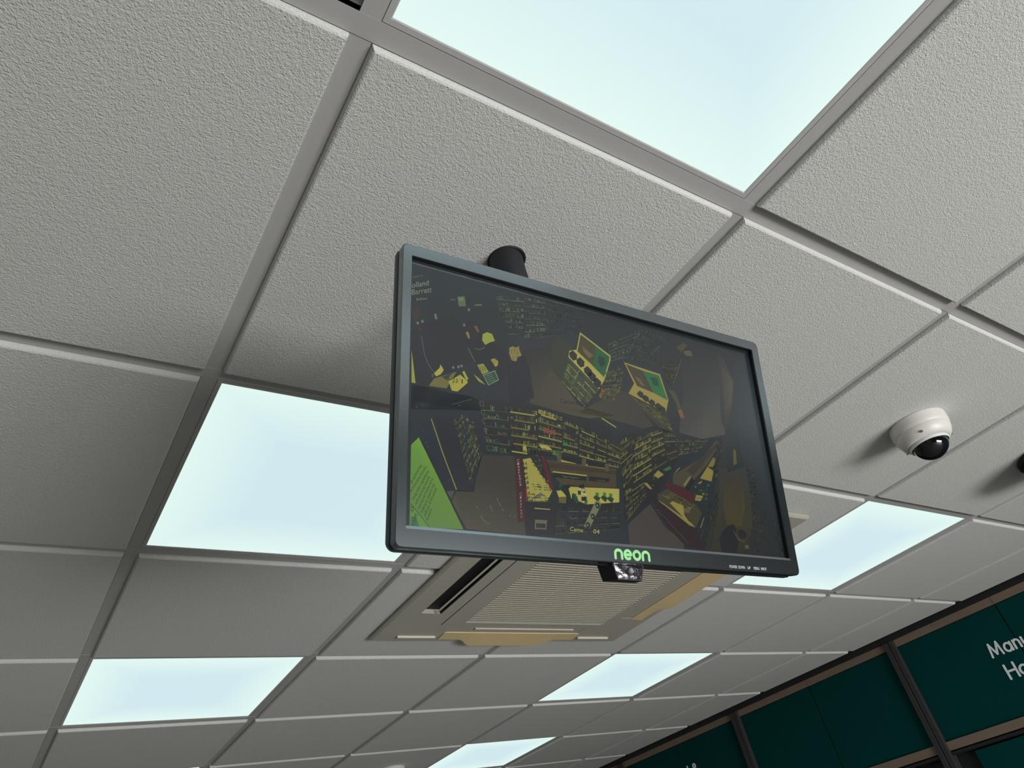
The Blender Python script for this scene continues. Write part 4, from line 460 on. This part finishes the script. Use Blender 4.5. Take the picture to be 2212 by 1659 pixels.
for i in range(n_sl):
    y = -GRY + 0.010 + (2 * GRY - 0.022) * i / (n_sl - 1)
    if sl_me is None:
        bm = bmesh.new()
        pr = [(-0.0042, ZF + 0.0002), (0.0022, ZF - 0.0008), (0.0050, ZF + 0.0060), (0.0034, ZF + 0.0070), (-0.0010, ZF + 0.0024)]
        loft(bm, [[(GX0, a, z) for a, z in pr], [(GX1, a, z) for a, z in pr]])
        sl_me = finish(bm, 'slat'); sl_me.materials.append(M['ac_slat'])
    link('slat', sl_me, None, ac, (0, y, 0))
for x in (-0.052, 0.124):
    link('rib', box_mesh('rib', x - 0.0025, x + 0.0025, -GRY, GRY, ZF + 0.0035, -0.015), M['ac'], ac)
link('slot_shade_strip', box_mesh('slot_shade_strip', -0.3440, -0.3405, -0.252, 0.252, ZF + 0.0005, -0.0108), M['black'], ac)  # black strip over the ivory inner wall, shade put in as colour
for q in range(3):                                  # shut outlets on the other sides
    link('shut_vane', box_mesh('shut_vane', -0.252, 0.252, SLI - 0.001, SLO + 0.001, ZF + 0.0012, -0.012), M['ac'], ac, None, (0, 0, (0.0, -math.pi / 2, math.pi)[q]))
# seam lines of the grille door, recessed grooves at left
for x0_, x1_ in ((-0.3005, -0.2975),):
    link('seam', box_mesh('seam', x0_, x1_, -0.33, 0.33, ZF - 0.0004, ZF + 0.002), M['post'], ac)
# vane of the open left slot
bm = bmesh.new()
pr = [(-0.3600, -0.0225), (-0.3565, -0.0255), (-0.3550, -0.0250), (-0.3585, -0.0220)]
loft(bm, [[(a, -0.25, z) for a, z in pr], [(a, 0.25, z) for a, z in pr]])
link('vane', finish(bm, 'vane'), M['ac_rail'], ac)
# yellowed flaps on the other three sides: narrow at the ends, bulging outwards in the middle
def flap(angle, hub):
    bm = bmesh.new()
    n = 28; L_ = 0.258
    top, bot = [], []
    rows = []
    for i in range(n + 1):
        s = -1 + 2 * i / n
        k = max(0.0, min(1.0, (0.72 - abs(s)) / 0.22)); k = k * k * (3 - 2 * k)
        out = 0.432 + 0.036 * k
        zz = ZF - 0.0035 - 0.006 * k
        rows.append([(s * L_, 0.385, ZF - 0.0015), (s * L_, out, zz), (s * L_, out, zz + 0.0025), (s * L_, 0.385, ZF + 0.001)])
    loft(bm, rows)
    o = link('flap', finish(bm, 'flap'), M['ac_tan'], ac, None, (0, 0, angle)); tag(o, 'yellowed tan plastic flap')
    return o
flap(0.0, AHY); flap(-math.pi / 2, AHX); flap(math.pi, AHY)
# pale ridge lines along the panel edge and the grille door
for xa, xb, y in ((-0.40, -0.275, 0.418), (0.275, 0.41, 0.418)):
    link('edge_rib', box_mesh('edge_rib', xa, xb, y - 0.004, y + 0.004, ZF - 0.006, ZF + 0.001, bevel=0.0015), M['ac_rail'], ac)
link('edge_rib', box_mesh('edge_rib', -0.17, 0.21, 0.350, 0.358, ZF - 0.003, ZF + 0.001, bevel=0.001), M['ac_slat'], ac)

# ------------------------------------------------------------------ dome cameras
def dome_camera(name, label, loc):
    t = thing(name, label, 'camera', loc, 'white dome cameras on the ceiling')
    link('base', lathe_mesh('base', [(0.050, 0.0), (0.066, 0.0), (0.0665, -0.004), (0.066, -0.020), (0.0645, -0.028), (0.063, -0.0295), (0.0635, -0.031), (0.0612, -0.041), (0.0555, -0.0520), (0.0500, -0.0565), (0.0445, -0.0575), (0.0430, -0.053)], 48, True, False), M['white_plastic'], t)
    link('rim', lathe_mesh('rim', [(0.0440, -0.0550), (0.0455, -0.0590), (0.0452, -0.0632), (0.0438, -0.0648), (0.0422, -0.0640), (0.0415, -0.0560)], 48, False, False), M['clear_rim'], t)
    r = 0.0418
    prof = [(r * math.cos(math.radians(a)), -0.056 - 0.041 * math.sin(math.radians(a))) for a in range(0, 86, 6)]
    link('dome', lathe_mesh('dome', prof, 48, False, True), M['dome'], t)
    bm = bmesh.new()
    for a in (200, 320, 80):
        c, s = math.cos(math.radians(a)), math.sin(math.radians(a))
        loft(bm, [[(c * 0.0600 + 0.003 * math.cos(q), s * 0.0600 + 0.003 * math.sin(q), z) for q in [2 * math.pi * i / 10 for i in range(10)]] for z in (-0.049, -0.0455)])
    link('screw', finish(bm, 'screw'), M['grey_plastic'], t)
    return t
dome_camera('dome_camera', 'white dome camera with black bubble on a tile right of the monitor', (1.534, 0.289, H - 0.009))
dome_camera('dome_camera', 'far dome camera barely showing at the bottom edge of the photo', (1.560, 3.335, H - 0.009))
# round fitting at the right edge
t = thing('ceiling_fitting', 'round grey ceiling fitting with dark rim cut off by the right edge', 'fitting', (2.185, 0.225, H - 0.009))
link('rim', lathe_mesh('rim', [(0.02, 0.0), (0.112, 0.0), (0.116, -0.004), (0.116, -0.014), (0.110, -0.018), (0.100, -0.018)], 56, True, False), M['black'], t)
link('body', lathe_mesh('body', [(0.106, -0.017), (0.107, -0.030), (0.102, -0.070), (0.090, -0.088), (0.060, -0.096), (0.02, -0.098)], 56, False, True), M['grey_plastic'], t)

# ------------------------------------------------------------------ monitor on its ceiling pole
PX, PY = 0.307, 0.216
mount = thing('ceiling_mount', 'black ceiling pole mount carrying the monitor', 'mount', (PX, PY, H))
link('pole', lathe_mesh('pole', [(0.0235, -0.4), (0.0245, -0.398), (0.0245, -0.012), (0.0250, -0.0108), (0.0250, -0.002)], 40), M['pole'], mount)
link('ceiling_collar', lathe_mesh('ceiling_collar', [(0.0246, -0.0085), (0.0275, -0.0085), (0.0285, -0.0095), (0.0282, -0.0112), (0.0262, -0.0118), (0.0246, -0.0114)], 40, False, False), M['black'], mount, (0.003, 0.001, 0))

MO = Vector((0.3079, 0.1183, H - 0.3662))
ex = Vector((0.9982, -0.0551, -0.0225)).normalized(); ez = Vector((-0.0593, -0.9561, -0.2871)); ez = (ez - ex * ez.dot(ex)).normalized(); ey = ez.cross(ex)
MW = Matrix(((ex.x, ey.x, ez.x, MO.x), (ex.y, ey.y, ez.y, MO.y), (ex.z, ey.z, ez.z, MO.z), (0, 0, 0, 1)))
mon = thing('cctv_monitor', 'black flat monitor hanging from the ceiling, showing yellowish shop camera pictures', 'monitor')
mon.matrix_world = MW
# head of the mount behind the monitor, in the mount's own frame
bm = bmesh.new()
hl = [(0.05, 0.05), (-0.05, 0.05), (-0.05, -0.05), (0.05, -0.05)]
off = Matrix.Translation(Vector((-PX, -PY, -H))) @ MW
loft(bm, [[tuple(off @ Vector((x, y, z))) for x, y in hl] for z in (-0.0575, -0.0525)])
link('vesa_plate', finish(bm, 'vesa_plate'), M['black'], mount)
bm = bmesh.new()
pa = off @ Vector((0, 0, -0.0575)); pb = Vector((0, 0, -0.372))
dx = Vector((1, 0, 0)); d = (pb - pa).normalized(); dn = d.cross(dx).normalized()
loft(bm, [[tuple(c + dx * a * 0.02 + dn * b * 0.018) for a, b in ((1, 1), (-1, 1), (-1, -1), (1, -1))] for c in (pa, pb)])
link('tilt_arm', finish(bm, 'tilt_arm'), M['black'], mount)

HX, HY = 0.25, 0.1501
IX, IT, IB = 0.2390, 0.1372, -0.1338                   # opening in the bezel
ic, ih = (IT + IB) / 2, (IT - IB) / 2
icx = -0.0012
def opening(z, side, top, bottom):
    return rrect(IX - side, (IT - top - IB - bottom) / 2, 0.0006, z, icx, (IT - top + IB + bottom) / 2)
bm = bmesh.new()
loft(bm, [rrect(HX - 0.004, HY - 0.004, 0.004, -0.0105), rrect(HX, HY, 0.006, -0.0095), rrect(HX + 0.0002, HY + 0.0002, 0.0062, -0.0030), rrect(HX, HY, 0.006, -0.0009), rrect(HX - 0.0010, HY - 0.0010, 0.0055, 0.0),
          opening(0.0, 0, 0, 0)], False, False)
bez = link('bezel', finish(bm, 'bezel'), M['bezel'], mon)
bm = bmesh.new()
loft(bm, [opening(0.0, 0, 0, 0), opening(-0.0016, 0.0002, 0.0003, 0.0028)], False, False)
link('lip', finish(bm, 'lip'), M['lip'], bez)
bm = bmesh.new()
loft(bm, [opening(-0.0016, 0.0002, 0.0003, 0.0028), opening(-0.0070, 0.0002, 0.0003, 0.0028), opening(-0.0105, -0.004, -0.004, -0.002)], False, False)
link('inner_frame', finish(bm, 'inner_frame'), M['black'], mon)
bm = bmesh.new()
loft(bm, [rrect(HX - 0.0035, HY - 0.0035, 0.005, -0.0098), rrect(HX - 0.0030, HY - 0.0030, 0.005, -0.0135)], False, False)
link('side_band', finish(bm, 'side_band'), M['gloss_black'], mon)
bm = bmesh.new()
loft(bm, [rrect(HX - 0.0040, HY - 0.0040, 0.005, -0.0125), rrect(HX - 0.0005, HY - 0.0005, 0.006, -0.0130), rrect(HX + 0.0006, HY + 0.0006, 0.007, -0.0150), rrect(HX + 0.0006, HY + 0.0006, 0.008, -0.0195), rrect(HX - 0.004, HY - 0.0015, 0.010, -0.026), rrect(HX - 0.016, HY - 0.004, 0.014, -0.033), rrect(HX - 0.06, HY - 0.05, 0.02, -0.045), rrect(0.12, 0.075, 0.02, -0.052)], False, True)
link('back_shell', finish(bm, 'back_shell'), M['shell'], mon)

# screen: dark matt panel that gives off the picture
pic = bpy.data.materials.new('screen_picture'); pic.use_nodes = True
nt = pic.node_tree; p = nt.nodes['Principled BSDF']
p.inputs['Base Color'].default_value = (0.006, 0.007, 0.008, 1); p.inputs['Roughness'].default_value = 0.24; p.inputs['Specular IOR Level'].default_value = 0.7; p.inputs['IOR'].default_value = 1.5
at = nt.nodes.new('ShaderNodeVertexColor'); at.layer_name = 'Col'
nt.links.new(at.outputs['Color'], p.inputs['Emission Color']); p.inputs['Emission Strength'].default_value = SCREEN_GAIN
def screen_mesh(name, faces):
    """faces: (colour, z, [(x, y), ...]) in millimetres"""
    vs_, fs, cs = [], [], []
    for col, z, pts in faces:
        i0 = len(vs_)
        for x, y in pts:
            vs_.append((max(-242.0, min(240.0, x)) / 1000, max(-132.8, min(138.5, y)) / 1000, z))
        fs.append(tuple(range(i0, len(vs_)))); cs.append(col)
    me = bpy.data.meshes.new(name); me.from_pydata(vs_, [], fs)
    la = me.color_attributes.new('Col', 'FLOAT_COLOR', 'CORNER')
    k = 0
    for poly, cc in zip(me.polygons, cs):
        for j_, _ in enumerate(poly.loop_indices):
            c = cc[j_] if isinstance(cc, list) else cc
            la.data[k].color = tuple(max(lin(q) * 0.3, lin(q) - SCREEN_BLACK) for q in c[:3]) + (1.0,); k += 1
    return me
SZ = -0.0066; STEP = 0.00002
base = [((42, 47, 50), SZ, [(-242, -132.8), (240, -132.8), (240, 138.5), (-242, 138.5)])]
screen = link('screen', screen_mesh('screen', base), pic, mon); tag(screen, 'screen with dark yellowish CCTV picture of shop shelves')

PAL = {
 'yellow': ((150, 146, 70), [(146, 142, 70), (120, 118, 60), (90, 92, 54), (60, 66, 50), (100, 100, 60), (70, 60, 46)]),
 'yellow2': ((130, 126, 64), [(126, 122, 64), (100, 98, 54), (76, 78, 50), (56, 60, 48)]),
 'yellow3': ((100, 98, 62), [(98, 96, 60), (76, 76, 54), (60, 62, 50)]),
 'dim': ((92, 106, 82), [(84, 98, 78), (70, 82, 70), (98, 110, 84), (60, 70, 64)]),
 'dim2': ((66, 74, 66), [(62, 70, 62), (54, 62, 58), (72, 76, 64)]),
 'mid': ((112, 112, 64), [(96, 98, 58), (70, 76, 52), (52, 58, 46), (110, 106, 60)]),
 'mid2': ((70, 68, 54), [(74, 70, 54), (62, 60, 50), (84, 78, 56), (52, 54, 48)]),
 'green': ((130, 136, 72), [(60, 96, 62), (84, 116, 70), (44, 64, 50), (110, 124, 70), (50, 56, 44)]),
 'dgreen': ((96, 104, 74), [(50, 84, 64), (64, 96, 72), (96, 106, 74), (44, 58, 54)]),
 'dgreen2': ((84, 92, 64), [(40, 74, 58), (56, 90, 66), (120, 118, 74), (36, 46, 44)]),
 'fine': ((104, 108, 76), [(110, 112, 78), (80, 90, 66), (60, 74, 62), (126, 124, 80), (56, 96, 72)]),
 'fine2': ((60, 56, 40), [(60, 58, 44), (100, 96, 58), (150, 146, 84), (74, 70, 50), (44, 44, 40)]),
 'dark': ((84, 88, 66), [(46, 52, 46), (56, 60, 50), (40, 46, 44), (70, 72, 54)])}

def bil(q, u, v):
    (x0, y0), (x1, y1), (x2, y2), (x3, y3) = q       # tl, tr, br, bl; v runs down
    a = ((1 - u) * (1 - v), u * (1 - v), u * v, (1 - u) * v)
    return (a[0] * x0 + a[1] * x1 + a[2] * x2 + a[3] * x3, a[0] * y0 + a[1] * y1 + a[2] * y2 + a[3] * y3)

faces = []
for col, layer, pts in PIC_POLYS: faces.append((col, SZ + STEP * layer, pts))
for col, layer, w, pts in PIC_LINES:
    for (xa, ya), (xb, yb) in zip(pts, pts[1:]):
        d_ = math.hypot(xb - xa, yb - ya) or 1
        nx, ny = -(yb - ya) / d_ * w / 2, (xb - xa) / d_ * w / 2
        faces.append((col, SZ + STEP * layer, [(xa + nx, ya + ny), (xa - nx, ya - ny), (xb - nx, yb - ny), (xb + nx, yb + ny)]))
for q, rows, bays, pal, seed, layer, fill, line in PIC_SHELVES:
    rg = random.Random(seed); lc, pc = PAL[pal]
    lenm = math.hypot(q[1][0] - q[0][0], q[1][1] - q[0][1]) + math.hypot(q[2][0] - q[3][0], q[2][1] - q[3][1])
    per = max(3, int(lenm / 2 / 1.6 / bays))
    for r in range(rows):
        v0, v1 = r / rows, (r + 1) / rows
        for b in range(bays):
            u0, u1 = b / bays + 0.012, (b + 1) / bays - 0.012
            if rg.random() < 0.93:
                g = rg.uniform(0.62, 0.98); ua = u0 if rg.random() < .8 else u0 + (u1 - u0) * rg.uniform(0, .5); ub = u1 if rg.random() < .8 else u1 - (u1 - u0) * rg.uniform(0, .4)
                vl = v1 - line / rows
                faces.append((tuple(min(255, c * g) for c in lc), SZ + STEP * (layer + 1), [bil(q, ua, vl), bil(q, ub, vl), bil(q, ub, v1 - 0.02 / rows), bil(q, ua, v1 - 0.02 / rows)]))
            run = None
            for i in range(per):
                if run is None or rg.random() < 0.3: run = (rg.choice(pc), rg.uniform(0.25, 0.68))
                if rg.random() > fill: continue
                ua = u0 + (u1 - u0) * (i + rg.uniform(0.02, 0.2)) / per; ub = u0 + (u1 - u0) * (i + rg.uniform(0.62, 0.98)) / per
                hh = run[1] * rg.uniform(0.85, 1.1); g = rg.uniform(0.5, 1.1)
                vt, vb = v0 + (1 - line - hh) / rows, v0 + (1 - line - 0.03) / rows
                c = tuple(min(255, k_ * g) for k_ in run[0])
                faces.append((c, SZ + STEP * (layer + 2), [bil(q, ua, vt), bil(q, ub, vt), bil(q, ub, vb), bil(q, ua, vb)]))
                if rg.random() < 0.4:
                    vm = vt + (vb - vt) * rg.uniform(.3, .6); c2 = tuple(k_ * 0.45 for k_ in c)
                    faces.append((c2, SZ + STEP * (layer + 3), [bil(q, ua, vm), bil(q, ub, vm), bil(q, ub, vm + (vb - vt) * .22), bil(q, ua, vm + (vb - vt) * .22)]))
for s, col, layer, o_, a_, b_ in PIC_TEXTS:
    gv, gf = glyph_mesh(s)
    pts = [(o_[0] + u * a_[0] + v * b_[0], o_[1] + u * a_[1] + v * b_[1]) for u, v in gv]
    for f in gf: faces.append((col, SZ + STEP * layer, [pts[i] for i in f]))
link('picture', screen_mesh('picture', faces), pic, screen)

# logo on the lower bezel: round green letters
def neon_paths():
    r = 0.36
    n_ = [(0.0, 0.0), (0.0, 0.50)] + arc(r, 0.50, r, 180, 0, 14, 0.38) + [(2 * r, 0.50), (2 * r, 0.0)]
    e_ = [(0.06, 0.44), (2 * r, 0.44)] + arc(r, 0.44, r, 0, 305, 22, 0.44)
    o_p = arc(r, 0.44, r, 0, 360, 26, 0.44)
    return [n_, e_, o_p, n_]
lm = 0.0092
for i, path in enumerate(neon_paths()):
    bm = bmesh.new()
    ox = -0.0193 + i * 0.01155
    stroke(bm, [(ox + a * 0.01125, -0.1458 + b * lm) for a, b in path], 0.0029, lambda u, v, t_: (u, v, t_), -0.0002, 0.0004)
    tag(link('logo_letter', finish(bm, 'logo_letter'), M['logo'], mon), 'light green logo letter')
for s, xa, xb in (('POWER', 0.1365, 0.1478), ('DOWN', 0.1497, 0.1597), ('UP', 0.1640, 0.1685), ('MENU', 0.1737, 0.1825), ('INPUT', 0.1854, 0.1942)):
    gv, gf = glyph_mesh(s)
    me = bpy.data.meshes.new('button_label')
    me.from_pydata([(xa + u * (xb - xa), -0.1474 + v * 0.0031, 0.0003) for u, v in gv], [], gf)
    tag(link('button_label', me, M['print'], mon), 'tiny white button lettering')
# small lamp unit clipped under the lower edge
su = bpy.data.objects.new('sensor_lamp', None)
bm = bmesh.new()
fz = -0.008
l_front = [(-0.0175, -0.1495, fz), (0.0225, -0.1495, fz), (0.0185, -0.1650, fz), (-0.0120, -0.1650, fz)]
l_back = [(-0.0235, -0.1495, fz - 0.017), (0.0285, -0.1495, fz - 0.017), (0.0240, -0.1645, fz - 0.017), (-0.0180, -0.1645, fz - 0.017)]
loft(bm, [l_front, l_back])
sens = link('lamp_unit', finish(bm, 'lamp_unit'), M['black'], mon); tag(sens, 'small black lamp unit with clear reflector face')
bm = bmesh.new()
nx_, ny_ = 12, 7
rows = []
rg = random.Random(9)
for j in range(ny_ + 1):
    row = []
    for i in range(nx_ + 1):
        u, v = i / nx_, j / ny_
        xx = (1 - v) * (-0.0160 + u * 0.0370) + v * (-0.0110 + u * 0.0280)
        row.append(bm.verts.new((xx, -0.1500 - v * 0.0140, fz + 0.0003 + 0.0012 * rg.random() * (0 if i in (0, nx_) or j in (0, ny_) else 1))))
    rows.append(row)
for j in range(ny_):
    for i in range(nx_): bm.faces.new((rows[j][i], rows[j][i + 1], rows[j + 1][i + 1], rows[j + 1][i]))
link('reflector', finish(bm, 'reflector', smooth=True), M['chrome'], sens)
link('bulb', lathe_mesh('bulb', [(0.0004, 0.0042), (0.002, 0.0036), (0.0028, 0.002), (0.003, 0.0)], 16), M['lens'], sens, (0.003, -0.1555, fz + 0.0006))
bpy.data.objects.remove(su)
